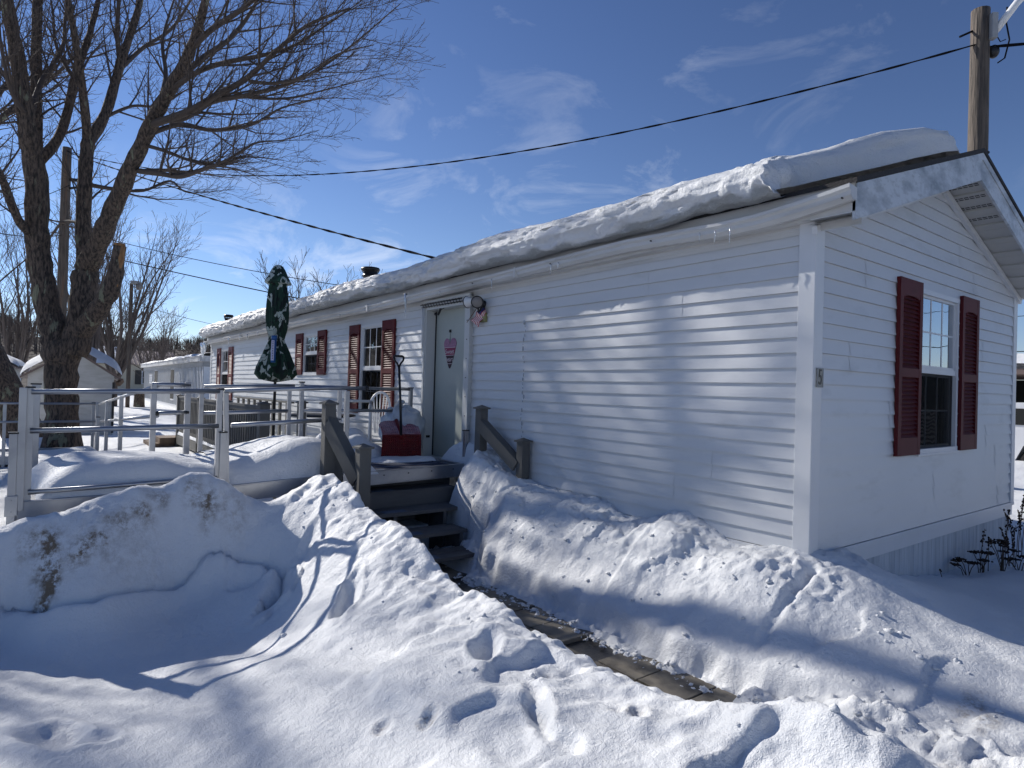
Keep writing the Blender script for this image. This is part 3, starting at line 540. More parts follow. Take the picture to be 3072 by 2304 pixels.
# windows
def window(side, u0, u1, z0, z1, cols, shL, shR, zs, inside):
    P = PL if side == 'L' else PG
    f = 0.038; b = MB()
    bxm(b, P, u0, u1, -.09, .024, z1-f, z1); bxm(b, P, u0, u1, -.09, .028, z0, z0+f); bxm(b, P, u0, u0+f, -.09, .022, z0+f, z1-f); bxm(b, P, u1-f, u1, -.09, .022, z0+f, z1-f)
    bxm(b, P, u0-.015, u1+.015, .0, .034, z0-.018, z0)
    fr = b.build('window', 'trim', house)
    zm = (z0+z1)/2+.01; b = MB(); bxm(b, P, u0+f, u1-f, -.03, .012, zm-.022, zm+.022)
    for a, c, d in ((zm+.022, z1-f, .0), (z0+f, zm-.022, -.028)):
        bxm(b, P, u0+f, u0+f+.022, d-.02, d, a, c); bxm(b, P, u1-f-.022, u1-f, d-.02, d, a, c); bxm(b, P, u0+f, u1-f, d-.02, d+.001, c-.022, c); bxm(b, P, u0+f, u1-f, d-.02, d+.001, a, a+.022)
    b.build('sash', 'trim', fr)
    b = MB()
    for a, c, d in ((zm+.044, z1-f-.022, -.008), (z0+f+.022, zm-.044, -.036)):
        for i in (1, 2):
            uu = u0+f+.022+(u1-u0-2*f-.044)*i/3; bxm(b, P, uu-.007, uu+.007, d-.006, d, a, c)
        bxm(b, P, u0+f+.022, u1-f-.022, d-.0055, d-.0005, (a+c)/2-.007, (a+c)/2+.007)
    b.build('muntins', 'trim', fr)
    b = MB(); b.poly([P(u0+f, -.012, zm), P(u1-f, -.012, zm), P(u1-f, -.012, z1-f), P(u0+f, -.012, z1-f)]); b.build('glass', 'glassr' if side == 'G' else 'glass', fr)
    b = MB(); b.poly([P(u0+f, -.040, z0+f), P(u1-f, -.040, z0+f), P(u1-f, -.040, zm), P(u0+f, -.040, zm)]); b.build('glass', 'glass', fr)
    b = MB(); b.poly([P(u0+f, -.010, z0+f), P(u1-f, -.010, z0+f), P(u1-f, -.010, zm-.022), P(u0+f, -.010, zm-.022)]); b.build('insect_screen', 'screen', fr)
    # the room behind
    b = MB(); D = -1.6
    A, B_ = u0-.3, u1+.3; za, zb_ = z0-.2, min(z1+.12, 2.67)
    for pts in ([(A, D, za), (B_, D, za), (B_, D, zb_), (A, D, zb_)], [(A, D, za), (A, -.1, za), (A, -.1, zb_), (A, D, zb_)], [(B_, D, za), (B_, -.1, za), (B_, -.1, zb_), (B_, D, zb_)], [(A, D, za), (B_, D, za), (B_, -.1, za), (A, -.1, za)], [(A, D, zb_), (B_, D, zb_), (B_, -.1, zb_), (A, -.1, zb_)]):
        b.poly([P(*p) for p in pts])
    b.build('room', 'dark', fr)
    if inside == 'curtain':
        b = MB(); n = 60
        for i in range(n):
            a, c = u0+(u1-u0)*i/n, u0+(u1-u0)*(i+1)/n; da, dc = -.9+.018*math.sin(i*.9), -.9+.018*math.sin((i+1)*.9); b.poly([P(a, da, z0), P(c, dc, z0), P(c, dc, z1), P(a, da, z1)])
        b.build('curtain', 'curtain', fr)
    elif inside == 'cloth':
        b = MB(); b.poly([P(u0+.02, -.09, z0+.03), P(u1-.14, -.09, z0+.03), P(u1-.14, -.09, z0+.36), P(u0+.02, -.09, z0+.36)]); b.build('zebra_cloth', 'zebra', fr)
    elif inside == 'wreath':
        b = MB(); c = P((u0+u1)/2+.02, -.10, z0+.22)
        pts = [(c[0]+.10*math.cos(t)*(1+.06*math.sin(5*t)), c[1], c[2]+.12*math.sin(t)) for t in np.linspace(0, 2*math.pi, 40)]; b.tube(pts, .022, 6)
        for i in range(26):
            t = random.Random(i).uniform(0, 6.28); rr_ = random.Random(i+50).uniform(.0, .1); b.cyl((c[0]+rr_*math.cos(t), c[1], c[2]+rr_*math.sin(t)), (c[0]+.1*math.cos(t+1), c[1]+.01, c[2]+.12*math.sin(t+1)), .006, 5)
        b.build('white_wreath', 'white', fr)
    # shutters
    for s0, s1 in (shL, shR):
        zz0, zz1 = zs; b = MB(); st = .055; hh = zz1-zz0; d0, d1 = .016, .046
        mid = zz0+hh*.47; mh = .07 if hh > 1 else .055; tp = .13 if hh > 1 else .10; bt = .14 if hh > 1 else .10
        bxm(b, P, s0, s0+st, d0, d1, zz0, zz1); bxm(b, P, s1-st, s1, d0, d1, zz0, zz1)
        bxm(b, P, s0+st, s1-st, d0, d1-.001, zz0, zz0+bt); bxm(b, P, s0+st, s1-st, d0, d1-.001, mid-mh/2, mid+mh/2); bxm(b, P, s0+st, s1-st, d0, d1-.001, zz1-tp, zz1)
        bxm(b, P, s0+st, s1-st, d0-.01, d0+.004, zz0, zz1)
        uc = (s0+s1)/2; n = 8                                            # arched top rail
        for i in range(n):
            t = (i+.5)/n*2-1; hh_ = .02*(t*t); bxm(b, P, uc+(t-1/n)*(s1-s0-2*st)/2, uc+(t+1/n)*(s1-s0-2*st)/2, d0, d1-.002, zz1-tp-hh_, zz1-tp+.001)
        sh = b.build('shutter', 'brick' if u0 < -14 else 'shutter', house)
        b = MB()
        for a, c in ((zz0+bt, mid-mh/2), (mid+mh/2, zz1-tp)):
            n = max(3, int((c-a)/.032))
            for i in range(n):
                za_ = a+(c-a)*i/n+.003; zb_ = za_+.026
                b.poly([P(s0+st-.001, d1-.003, za_), P(s1-st+.001, d1-.003, za_), P(s1-st+.001, d0+.006, zb_), P(s0+st-.001, d0+.006, zb_)]); b.poly([P(s0+st, d0+.002, za_-.001), P(s1-st, d0+.002, za_-.001), P(s1-st, d1-.003, za_), P(s0+st, d1-.003, za_)])
        b.build('louvres', 'brick' if u0 < -14 else 'shutter', sh)
mz = mat('zebra_cloth', (0.42, 0.38, 0.34), 0.9); M['zebra'] = mz
N, L = mz.node_tree.nodes, mz.node_tree.links
t = N.new('ShaderNodeTexCoord'); wv = N.new('ShaderNodeTexWave'); wv.bands_direction = 'Z'; wv.inputs['Scale'].default_value = 9; wv.inputs['Distortion'].default_value = 9; wv.inputs['Detail'].default_value = 1; wv.inputs['Detail Scale'].default_value = .7
r = N.new('ShaderNodeValToRGB'); r.color_ramp.elements[0].position = .40; r.color_ramp.elements[0].color = (.03, .025, .022, 1); r.color_ramp.elements[1].position = .55; r.color_ramp.elements[1].color = (.80, .72, .66, 1)
L.new(t.outputs['Object'], wv.inputs[0]); L.new(wv.outputs[0], r.inputs[0]); L.new(r.outputs[0], N['Principled BSDF'].inputs['Base Color'])
window('L', *WINS[0][1:5], 3, (-7.39, -7.015), (-6.23, -5.85), (1.235, 2.59), 'curtain')
window('L', *WINS[1][1:5], 3, (-9.88, -9.515), (-8.755, -8.375), (1.825, 2.59), 'wreath')
window('L', *WINS[2][1:5], 3, (-16.03, -15.675), (-14.845, -14.46), (1.20, 2.53), 'curtain')
window('G', *WINS[3][1:5], 3, (1.24, 1.67), (2.57, 2.99), (1.225, 2.61), 'cloth')

# door recessed in its protruding frame
x0, x1, z0, z1 = DOOR; b = MB()
b.bx(x0, x0+.04, -.06, .14, z0, z1); b.bx(x1-.11, x1, -.055, .14, z0, z1); b.bx(x0+.04, x1-.11, -.058, .14, z1-.085, z1); b.bx(x0-.012, x0+.02, -.075, -.058, z0, z1+.02); b.bx(x1-.02, x1+.016, -.072, -.053, z0, z1+.02); b.bx(x0-.012, x1+.016, -.078, -.056, z1, z1+.032)
b.bx(x0+.04, x1-.11, -.03, .14, z0-.01, z0+.012)
df = b.build('door_frame', 'jamb', house)
b = MB(); b.bx(x0+.04, x1-.02, .085, .125, z0+.012, z1-.085); dr = b.build('door', 'door', house)
b = MB(); b.bx(x1-.135, x1-.118, .0, .083, z0+.02, z1-.11); b.build('weather_strip', 'white', df)
b = MB(); b.cyl((x1-.2, .085, 1.74), (x1-.2, .055, 1.74), .012, 12); b.build('peephole', 'brass', dr)
b = MB(); b.bx(x0+.041, x0+.052, .0715, .0845, z0+.02, z1-.09); b.build('door_gap', 'black', df)
b = MB(); b.bx(x0+.042, x0+.052, -.02, .03, 1.02, 1.05); b.bx(x0+.05, x0+.075, -.012, -.004, 1.026, 1.044); b.build('latch_plate', 'blackm', df)
b = MB(); b.tube([(x0+.06, .075, z1-.10), (x0+.09, .02, z1-.13), (x0+.2, -.02, z1-.155), (x0+.3, -.03, z1-.15), (x0+.34, -.03, z1-.10), (x0+.42, -.035, z1-.085)], .005, 6); b.cyl((x0+.28, -.035, z1-.16), (x0+.345, -.035, z1-.07), .013, 8); b.build('door_closer', 'black', df)
b = MB()                                                              # slatted awning track over the door
b.cyl((x0-.05, -.10, z1-.02), (x1-.12, -.10, z1-.02), .008, 8); b.cyl((x0-.05, -.085, z1-.05), (x1-.12, -.085, z1-.05), .006, 8)
for i in range(14): b.cyl((x0+.0+i*.065, -.075, z1-.06), (x0+.0+i*.065, -.105, z1-.01), .004, 5)
b.build('door_track', 'blackm', df)
b = MB()
for i in range(4): b.tube([(x0-.03+i*.014, -.085, z1-.02), (x0-.035+i*.011, -.082, z1-.35), (x0-.02+i*.008, -.08, z1-.66+.05*i)], .0035, 5)
b.build('hanging_cord', 'whitem', df)
for k in range(9):
    b = MB(); zz = z0+.12+k*.22; b.cyl((x1-.055, -.0545, zz), (x1-.055, -.060, zz), .006, 8); b.build('screw', 'blackm', df)
# roof vents
def vent(x, y, z, r, h, name_label):
    t = thing('roof_vent', name_label, 'vent pipe', (x, y, z)); b = MB(); b.lathe((x, y, z), [(r*.8, -.3), (r*.8, h*.35), (r*1.02, h*.45), (r*.9, h*.5), (r*.9, h*.72)], 20); b.build('pipe', 'blackm', t)
    b = MB(); b.lathe((x, y, z), [(.001, h*1.0), (r*1.05, h*.97), (r*1.15, h*.86), (r*1.12, h*.82), (r*.2, h*.8)], 20); b.build('cap', 'blackm', t)
    b = MB()
    for i in range(14):
        a = i/14*2*math.pi; b.cyl((x+r*math.cos(a), y+r*math.sin(a), z+h*.7), (x+r*math.cos(a), y+r*math.sin(a), z+h*.84), .006, 4)
    for zz in (.72, .77, .82): b.tube([(x+r*math.cos(a), y+r*math.sin(a), z+h*zz) for a in np.linspace(0, 2*math.pi, 29)], .005, 4, False)
    b.build('cage', 'blackm', t)
vent(-11.35, 2.1, 3.98, .19, .37, 'round black caged vent cap sticking out of the deep roof snow')
vent(-16.6, .35, 3.12, .11, .40, 'short plain black stack at the far end of the long roof')

# ------------------------------------------------------------------ snow lying on the roof
nx_, ns = 640, 54
xs_ = np.concatenate([np.linspace(-16.9, -.36, 560), np.linspace(-.35, .295, 80)])
def rp(s, x):
    # profile along s in 0..1 : icy underside at the eave, bulging face, roof slope, ridge, down the back
    k = np.array([0, .03, .07, .12, .17, .23, .30, .40, .55, .70, .80, .86, 1.0])
    yy = np.array([-.07, -.17, -.24, -.285, -.305, -.28, -.20, -.02, .55, 1.30, 1.85, 2.12, 3.6])
    zz = np.array([.02, -.030, -.015, .045, .11, .19, .26, .345, .53, .77, .92, .98, .62])
    return np.interp(s, k, yy), np.interp(s, k, zz)
Sg = np.concatenate([np.linspace(0, .42, 38), np.linspace(.45, 1, ns-38)])
XX, SS = np.meshgrid(xs_, Sg, indexing='ij'); YY, ZZ = rp(SS, XX)
zb_ = roofz(-.12)+np.vectorize(dz)(XX)
face = sst(.0, .06, SS)*sst(.50, .36, SS); low = sst(.16, .08, SS)
lump = np.abs(fbm(XX, SS*6, 2.6, 81, 4, .55)); big = fbm(XX, SS*0+1.3, .55, 88, 3)
shr = 1-.30*sst(-.55, .15, XX+0.0)-.18*sst(-.9, -.35, XX)                      # bare eave beside the gable
calm = .35+.65*sst(-.35, -1.2, XX); YY = YY-face*calm*(.055*(.5-lump)+.035*big)*(1-.6*low)
ZZ = ZZ+face*(.012*fbm(XX, SS*6, 6, 91, 3))*sst(.5, .3, SS)+sst(.3, .5, SS)*(.022*fbm(XX, YY, .6, 95, 2))+.03*big*sst(.1, .5, SS)
ridgey = .05*fbm(XX, SS*0, 1.4, 99, 3)*low; ZZ = ZZ+ridgey*.35
# the slab keeps back from the bare eave corner beside the gable
xe_ = -.40*sst(1.35, -.25, YY)+.015-.15*sst(1.55, 2.1, YY)+.018*fbm(YY, ZZ, 2.2, 171, 3); XX2 = XX+xe_*sst(-1.1, .295, XX)
rr_e = .10+.16*sst(1.3, 2.1, YY)+.03*vn(YY, YY*0, 3, 173); endf = np.sqrt(np.clip(1-(1-np.clip((.296-XX)/rr_e, 0, 1))**2, 0, 1)); top = roofz(YY)+.025-roofz(-.12)
ZZ = np.where(ZZ > top, top+(ZZ-top)*endf, ZZ)
XX2 = XX2+.03*np.abs(fbm(YY*.6, (ZZ-top)*5, 2.5, 179, 3))*sst(.1, .28, XX)*sst(-.2, .4, YY)*(1-endf)
ZZ = ZZ-(.015*sst(-1.4, -.3, XX)*sst(.15, .35, SS))*np.clip(endf*2, 0, 1)+.022*fbm(XX*2, YY, 3, 175, 3)*sst(.25, .4, SS)*sst(-.8, -.2, XX)*np.clip(endf*2, 0, 1); XX2 = XX2-(.07*np.abs(fbm(YY, ZZ*1.5, 3.2, 77, 3))+.03*np.abs(fbm(YY, ZZ, 11, 78, 2)))*sst(.0, .22, XX)
ZR = zb_+ZZ
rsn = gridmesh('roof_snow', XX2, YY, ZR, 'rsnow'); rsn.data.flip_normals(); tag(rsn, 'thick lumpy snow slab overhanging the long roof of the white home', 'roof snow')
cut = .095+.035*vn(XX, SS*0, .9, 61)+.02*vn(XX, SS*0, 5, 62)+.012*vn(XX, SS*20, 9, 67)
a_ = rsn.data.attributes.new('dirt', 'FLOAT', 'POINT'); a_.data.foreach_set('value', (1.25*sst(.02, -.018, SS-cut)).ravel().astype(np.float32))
# icicles
ICE = [(-5.25, .33, .022), (-14.2, .18, .02), (-13.2, .10, .02), (-12.6, .13, .014), (-10.1, .12, .008), (-3.35, .12, .007), (-2.4, .10, .008), (-2.3, .07, .006), (-.62, .10, .006), (-.75, .07, .005), (-.5, .13, .006), (-16.5, .30, .05), (-16.75, .45, .06), (-16.6, .22, .04), (-16.9, .38, .05), (-11.8, .09, .012), (-4.4, .05, .008), (-7.4, .07, .007)]
ILAB = ['long clear icicle hanging between the door and the tall window', 'icicle hanging from the gutter left of the umbrella', 'stubby icicle under the far lumpy eave snow', 'thin icicle beside the stubby one on the far eave']
for i, (x, l, r_) in enumerate(ICE):
    zt = float(np.interp(-x, [-g[0] for g in gp], [g[1] for g in gp])); b = MB(); yy = -.20 if x > -16 else -.24; zt = zt+.03 if i else 2.86
    b.tube([(x, yy, zt), (x+.004, yy, zt-l*.3), (x-.003, yy+.002, zt-l*.65), (x, yy, zt-l)], [r_, r_*.75, r_*.5, .001], 8)
    o = b.build('icicle', 'ice'); lab = ILAB[i] if i < 4 else ('large icicle in the cluster at the far corner of the long roof' if x < -16 else 'tiny icicle under the gutter of the white home')
    tag(o, lab, 'icicle', 'icicles along the eave')
# frozen drip line on the siding
b = MB(); rg = random.Random(8)
for i in range(30):
    zz = 2.35-i*.045; xx = -3.0+.012*math.sin(i*.8)+rg.uniform(-.01, .01); r_ = rg.uniform(.004, .012)
    if rg.random() < .8: b.sphere((xx, -.018, zz), r_, 6, 5, (1, .7, 2.4))
tag(b.build('ice_drips', 'ice'), 'line of frozen drips down the white siding right of the door', 'ice drips')
# ------------------------------------------------------------------ house number, porch light, flag, heart sign
t = thing('house_number', 'grey plaque with a black number 5 on the corner post', 'house number', (.0255, .048, 1.79))
b = MB(); b.bx(.0255, .034, .008, .088, 1.725, 1.852); b.build('plaque', 'tan', t, bevel=.002)
b = MB(); b.bx(.0342, .0365, .008, .013, 1.725, 1.852); b.bx(.0342, .0365, .083, .088, 1.725, 1.852); b.bx(.0342, .0365, .013, .083, 1.846, 1.852); b.bx(.0342, .0365, .013, .083, 1.725, 1.731); b.build('rim', 'neighg', t)
mx5 = Matrix.Translation((.0355, .048, 1.788)) @ Matrix(((0, 0, 1, 0), (1, 0, 0, 0), (0, 1, 0, 0), (0, 0, 0, 1)))
text_part('numeral', '5', .145, mx5, 'black', t, .0015, .72)

lx = -3.72
t = thing('flood_light', 'twin round flood lights on a wall bracket right of the door', 'flood light', (lx, -.02, 2.62))
b = MB(); b.bx(lx-.06, lx+.05, -.05, -.012, 2.40, 2.50); b.build('sensor_box', 'brass', t, bevel=.004)
b = MB(); b.cyl((lx-.03, -.012, 2.60), (lx-.03, -.045, 2.60), .05, 20); b.tube([(lx-.03, -.04, 2.60), (lx-.05, -.11, 2.61), (lx-.09, -.13, 2.63)], .013, 8); b.tube([(lx-.02, -.04, 2.6), (lx+.03, -.10, 2.52), (lx+.045, -.13, 2.50), (lx+.05, -.15, 2.56)], .011, 8); b.build('bracket', 'black', t)
def par(c, d, nm):
    d = Vector(d).normalized(); c = Vector(c); m_ = d.to_track_quat('Z', 'Y').to_matrix()
    b = MB(); prof = [(.022, -.13), (.028, -.09), (.042, -.06), (.062, -.02), (.066, .0), (.058, .002)]; b.lathe((0, 0, 0), prof, 24); b.v = [tuple(c+m_ @ Vector(v)) for v in b.v]; o = b.build('lamp_head', nm, t)
    b = MB(); b.lathe((0, 0, 0), [(.0605, -.002), (.05, .008), (.02, .013), (.001, .014)], 24); b.v = [tuple(c+m_ @ Vector(v)) for v in b.v]; b.build('lens', 'lens', o)
    b = MB(); b.tube([(.064*math.cos(a), .064*math.sin(a), -.002) for a in np.linspace(0, 2*math.pi, 25)], .006, 6, False); b.v = [tuple(c+m_ @ Vector(v)) for v in b.v]; b.build('rim', 'black', o)
par((lx+.085, -.18, 2.60), (.80, -.55, -.10), 'black'); par((lx-.19, -.13, 2.63), (-.97, -.2, -.05), 'white')
t = thing('small_flag', 'small striped American flag hanging under the porch flood light', 'flag', (lx-.09, -.06, 2.6))
b = MB(); b.cyl((lx-.02, -.03, 2.66), (lx-.20, -.12, 2.40), .004, 6); b.build('stick', 'oldwood', t)
a0 = Vector((lx-.02, -.05, 2.585)); ux = Vector((-.62, -.18, -.77)).normalized(); uy = Vector((.60, .05, -.50)).normalized(); b = MB(); n = 10
for k in range(11):
    for i in range(n):
        if k < 6 and i < 4: continue
        def fp(i_, k_):
            p = a0+ux*(.21*i_/n)+uy*(.13*k_/11); return p+Vector((.0, 1, 0))*(.012*math.sin(i_*1.1+k_*.35))
        f0 = len(b.f); b.poly([fp(i, k), fp(i+1, k), fp(i+1, k+1), fp(i, k+1)])
fl = b.build('cloth', ['red', 'flagw'], t); cnt = 0
idx = []
for k in range(11):
    for i in range(n):
        if k < 6 and i < 4: continue
        idx.append(k % 2)
fl.data.polygons.foreach_set('material_index', idx)
b = MB()
for k in range(6):
    for i in range(4): b.poly([fp(i, k), fp(i+1, k), fp(i+1, k+1), fp(i, k+1)])
can = b.build('canton', 'flagb', t)
# heart sign on the door
hx, hy, hz = -4.585, .078, 2.10
t = thing('heart_sign', 'plank heart sign in lilac, crimson and plum hanging on the door', 'door sign', (hx, hy, hz))
def heart_w(z):      # half widths at height (-.16..+.14), left and right lobes
    if z > .10: q = math.sqrt(max(0, 1-((z-.09)/.082)**2)); return (.073-.071*q, .073+.071*q)
    tt = (z+.205)/.305; return (0, .145*min(1, tt**.72))
def hplank(z0, z1, nm, m_):
    b = MB(); n = 10
    for sg in (-1, 1):
        for i in range(n):
            za, zb = z0+(z1-z0)*i/n, z0+(z1-z0)*(i+1)/n; a, c = heart_w(za), heart_w(zb)
            b.poly([(hx+sg*a[0], hy, hz+za), (hx+sg*a[1], hy, hz+za), (hx+sg*c[1], hy, hz+zb), (hx+sg*c[0], hy, hz+zb)])
            b.poly([(hx+sg*a[1], hy, hz+za), (hx+sg*a[1], hy+.006, hz+za), (hx+sg*c[1], hy+.006, hz+zb), (hx+sg*c[1], hy, hz+zb)])
    return b.build(nm, m_, t)
hplank(.058, .171, 'lilac_plank', 'pinky'); hplank(-.038, .052, 'crimson_plank', 'crimson'); hplank(-.142, -.044, 'plum_plank', 'plum'); hplank(-.203, -.148, 'plum_tip', 'plum')
MX = Matrix(((1, 0, 0, 0), (0, 0, -1, 0), (0, 1, 0, 0), (0, 0, 0, 1)))
text_part('lettering', 'Sweet', .078, Matrix.Translation((hx, hy-.003, hz+.003)) @ MX, 'signw', t, .001, 1.05)
text_part('lettering', 'heart', .082, Matrix.Translation((hx, hy-.003, hz-.092)) @ MX, 'signw', t, .001, .95)
b = MB(); b.bx(hx-.124, hx+.124, hy-.0015, hy, hz+.052, hz+.058); b.bx(hx-.108, hx+.108, hy-.0015, hy, hz-.044, hz-.038); b.bx(hx-.05, hx+.05, hy-.0015, hy, hz-.148, hz-.142); b.build('pale_edges', 'signw', t)
b = MB(); b.cyl((hx, hy, hz+.10), (hx-.002, hy, hz+.23), .002, 5); b.build('cord', 'black', t)
b = MB(); b.bx(hx-.018, hx+.014, hy-.01, hy+.004, hz+.24, hz+.275); b.build('hook', 'black', t)

# ------------------------------------------------------------------ steps and their grey hand rails
t = thing('entry_steps', 'dark painted wooden steps rising out of the snow trench', 'steps', (-3.2, -1.2, 0))
for z, xf in ((.62, -3.60), (.46, -3.31), (.305, -3.00), (.155, -2.69)):
    b = MB(); b.bx(xf-.30, xf-.155, -1.80, -.645 if z < .4 else -.42, z-.035, z); b.bx(xf-.15, xf, -1.80, -.645 if z < .4 else -.42, z-.036, z-.001); tr = b.build('tread', 'tread', t, bevel=.004)
    b = MB(); b.bx(xf-.13, xf-.02, -1.36, -1.12, z-.0005, z+.002); b.build('grip_strip', 'rugl', tr)
b = MB(); b.bx(-3.63, -3.60, -1.80, -.42, .46, .585); b.build('riser', 'tread', t)
for y in (-1.78, -1.25, -.70):
    b = MB()
    for xf, z in ((-3.60, .62), (-3.31, .46), (-3.00, .305), (-2.69, .155)): b.bx(xf-.29, xf-.02 if xf < -2.8 else xf-.03, y-.019, y+.019, -.05, z-.036)
    b.build('stringer', 'tread', t)
b = MB(); b.bx(-3.98, -3.9, -1.78, -.3, -.05, .70); b.build('backing_board', 'tread', t)
def post4(x, y, z0, z1, parent, name='post', w=.098, rz=0, lean=(0, 0)):
    b = MB(); b.bar((x, y, z0), (x+lean[0], y+lean[1], z1), w, w, up=(0, 1, 0)); o = b.build(name, 'wood', parent, bevel=.004)
    b = MB(); X_, Y_ = x+lean[0], y+lean[1]; b.bx(X_-w/2-.018, X_+w/2+.018, Y_-w/2-.018, Y_+w/2+.018, z1, z1+.018)
    n = len(b.v); q = w/2+.010
    b.v += [(X_-q, Y_-q, z1+.018), (X_+q, Y_-q, z1+.018), (X_+q, Y_+q, z1+.018), (X_-q, Y_+q, z1+.018), (X_, Y_, z1+.045)]
    for i in range(4): b.f.append((n+i, n+(i+1) % 4, n+4)); b.sm.append(False)
    b.build('post_cap', 'wood', o); return o
def railing(name, label, A, B, za, zb, z0=-.1, lean=(0, 0)):
    t = thing(name, label, 'hand rail', (A[0], A[1], 0), 'grey wooden rails of the entry steps')
    post4(A[0], A[1], z0, za, t, lean=lean); post4(B[0], B[1], z0, zb, t)
    b = MB(); b.bar((A[0]+.03, A[1]-.035, za-.07), (B[0]+.02, B[1]-.035, zb-.36), .04, .14); b.bar((A[0]+.0, A[1], za-.12), (B[0]-.03, B[1], zb-.03-.24), .085, .04)
    b.build('sloping_rail', 'wood', t, bevel=.004)
    return t
t = thing('step_railing', 'grey wooden post and sloping rail left of the steps beside the ramp', 'hand rail', (-3.475, -1.87, 0), 'grey wooden rails of the entry steps')
post4(-3.475, -1.875, -.1, 1.475, t, w=.098); post4(-2.98, -1.755, -.1, 1.115, t, w=.105)
b = MB(); b.bx(-3.60, -3.51, -1.80, -1.715, -.1, 1.30); b.build('post', 'wood', t)
b = MB(); b.bar((-3.45, -1.86, 1.36), (-3.01, -1.765, .90), .085, .035); b.bar((-3.44, -1.905, 1.30), (-3.01, -1.80, .83), .035, .13); b.build('sloping_rail', 'wood', t, bevel=.004)
t = thing('step_railing', 'grey wooden post and sloping rail right of the steps against the siding', 'hand rail', (-3.5, -.16, 0), 'grey wooden rails of the entry steps')
post4(-3.50, -.185, -.1, 1.44, t, w=.098, lean=(.02, .0)); post4(-2.86, -.10, -.1, 1.135, t, w=.098)
b = MB(); b.bar((-3.46, -.19, 1.33), (-2.91, -.105, .94), .085, .035); b.bar((-3.46, -.235, 1.28), (-2.91, -.15, .89), .03, .12); b.build('sloping_rail', 'wood', t, bevel=.004)

# ------------------------------------------------------------------ aluminium wheelchair ramp
t = thing('wheelchair_ramp', 'aluminium wheelchair ramp with tube rails, snow lying on its decks', 'ramp', (-4.1, -2.7, 0))
def deck(name, pts, z, h=.12, slope=None):
    b = MB(); zz = lambda p: slope(p) if slope else z
    T_ = [(p[0], p[1], zz(p)) for p in pts]; B_ = [(p[0], p[1], zz(p)-.03) for p in pts]; b.poly(T_); b.poly(B_[::-1]); o = b.build(name, 'alud', t)
    b = MB(); n = len(pts)
    for i in range(n):
        a, c = Vector((pts[i][0], pts[i][1], zz(pts[i]))), Vector((pts[(i+1) % n][0], pts[(i+1) % n][1], zz(pts[(i+1) % n])))
        b.bar(a+Vector((0, 0, -h/2+.02)), c+Vector((0, 0, -h/2+.02)), .03, h); d_ = (c-a).normalized()
        b.bar(a+Vector((0, 0, .022)), c+Vector((0, 0, .022)), .042, .012); b.bar(a+Vector((0, 0, -h+.022)), c+Vector((0, 0, -h+.022)), .044, .012)
    b.build('edge_beam', 'alu', o, bevel=.003); return o
ld = deck('landing', [(-3.57, -1.68), (-3.77, -.22), (-4.95, -.22), (-4.78, -1.70)], .80, .125)
deck('ramp_section', [(-3.52, -2.71), (-3.57, -1.73), (-4.76, -1.75), (-4.74, -2.72)], 0, .13, slope=lambda p: .80+.035*(p[1]+1.7)+(.0))
deck('platform', [(-3.47, -4.09), (-3.51, -2.75), (-4.74, -2.77), (-4.70, -4.08)], 0, .13, slope=lambda p: .77+.02*(p[1]+2.75)*.6)
deck('ramp_section', [(-4.78, -4.05), (-4.80, -3.1), (-10.5, -3.1), (-10.5, -4.05)], 0, .12, slope=lambda p: .75+.066*(p[0]+4.8))
deck('platform', [(-10.52, -5.4), (-10.52, -3.1), (-11.8, -3.1), (-11.8, -5.4)], .37, .12)
b = MB()
for k in range(5):
    f = .1+.2*k; x = -3.57-.20*f; y = -1.68+1.46*f; b.cyl((x+.016, y, .78), (x+.024, y, .78), .006, 8)
b.build('rivet', 'blackm', ld)
def rail(pts, r=.020, capa=False, capb=False):
    b = MB(); b.tube(pts, r, 10); o = b.build('rail_tube', 'alu', t)
    for fl_, p, q in ((capa, pts[0], pts[1]), (capb, pts[-1], pts[-2])):
        if fl_:
            d_ = (Vector(p)-Vector(q)).normalized(); b = MB(); b.cyl(Vector(p)-d_*.02, Vector(p)+d_*.008, r+.003, 12); b.build('end_cap', 'black', o)
def upr(x, y, z0, z1, w=.05, cap=False, lean=(0, 0), m_='alu'):
    b = MB(); b.bar((x, y, z0), (x+lean[0], y+lean[1], z1), w, w*.9, up=(0, 1, 0)); o = b.build('upright', m_, t, bevel=.003)
    if cap: b = MB(); b.box((x+lean[0], y+lean[1], z1+.004), (w+.008, w+.008, .012)); b.build('end_cap', 'black', o)
    return o
def bracket(x, y, z): b = MB(); b.bx(x-.035, x+.035, y-.035, y+.035, z-.11, z+.03); b.cyl((x+.036, y, z), (x+.042, y, z), .006, 6); b.cyl((x+.036, y, z-.08), (x+.042, y, z-.08), .006, 6); b.build('bracket', 'alu', t, bevel=.003)
rail([(-3.46, -4.03, 1.545), (-3.49, -2.80, 1.575)]); rail([(-3.46, -4.03, 1.272), (-3.49, -2.80, 1.29)]); rail([(-3.45, -4.03, .845), (-3.485, -2.80, .865)], .018)
rail([(-3.50, -2.76, 1.577), (-3.56, -1.9, 1.622), (-3.585, -1.46, 1.628)], capb=True); rail([(-3.50, -2.70, 1.292), (-3.57, -1.72, 1.335)])
upr(-3.455, -4.12, .0, 1.255, .052, True); bracket(-3.45, -4.12, .80); upr(-3.46, -4.075, .72, 1.572, .05); upr(-3.50, -4.035, .70, 1.572, .05, True)
upr(-3.485, -2.765, .0, 1.235, .052, True); bracket(-3.48, -2.765, .80); upr(-3.505, -2.795, .74, 1.585, .046, True); upr(-3.515, -2.715, .70, 1.575, .04, lean=(0, -.03)); 
upr(-3.585, -1.66, .70, 1.60, .045); upr(-3.57, -1.74, 1.0, 1.61, .038); bracket(-3.575, -1.66, .80)
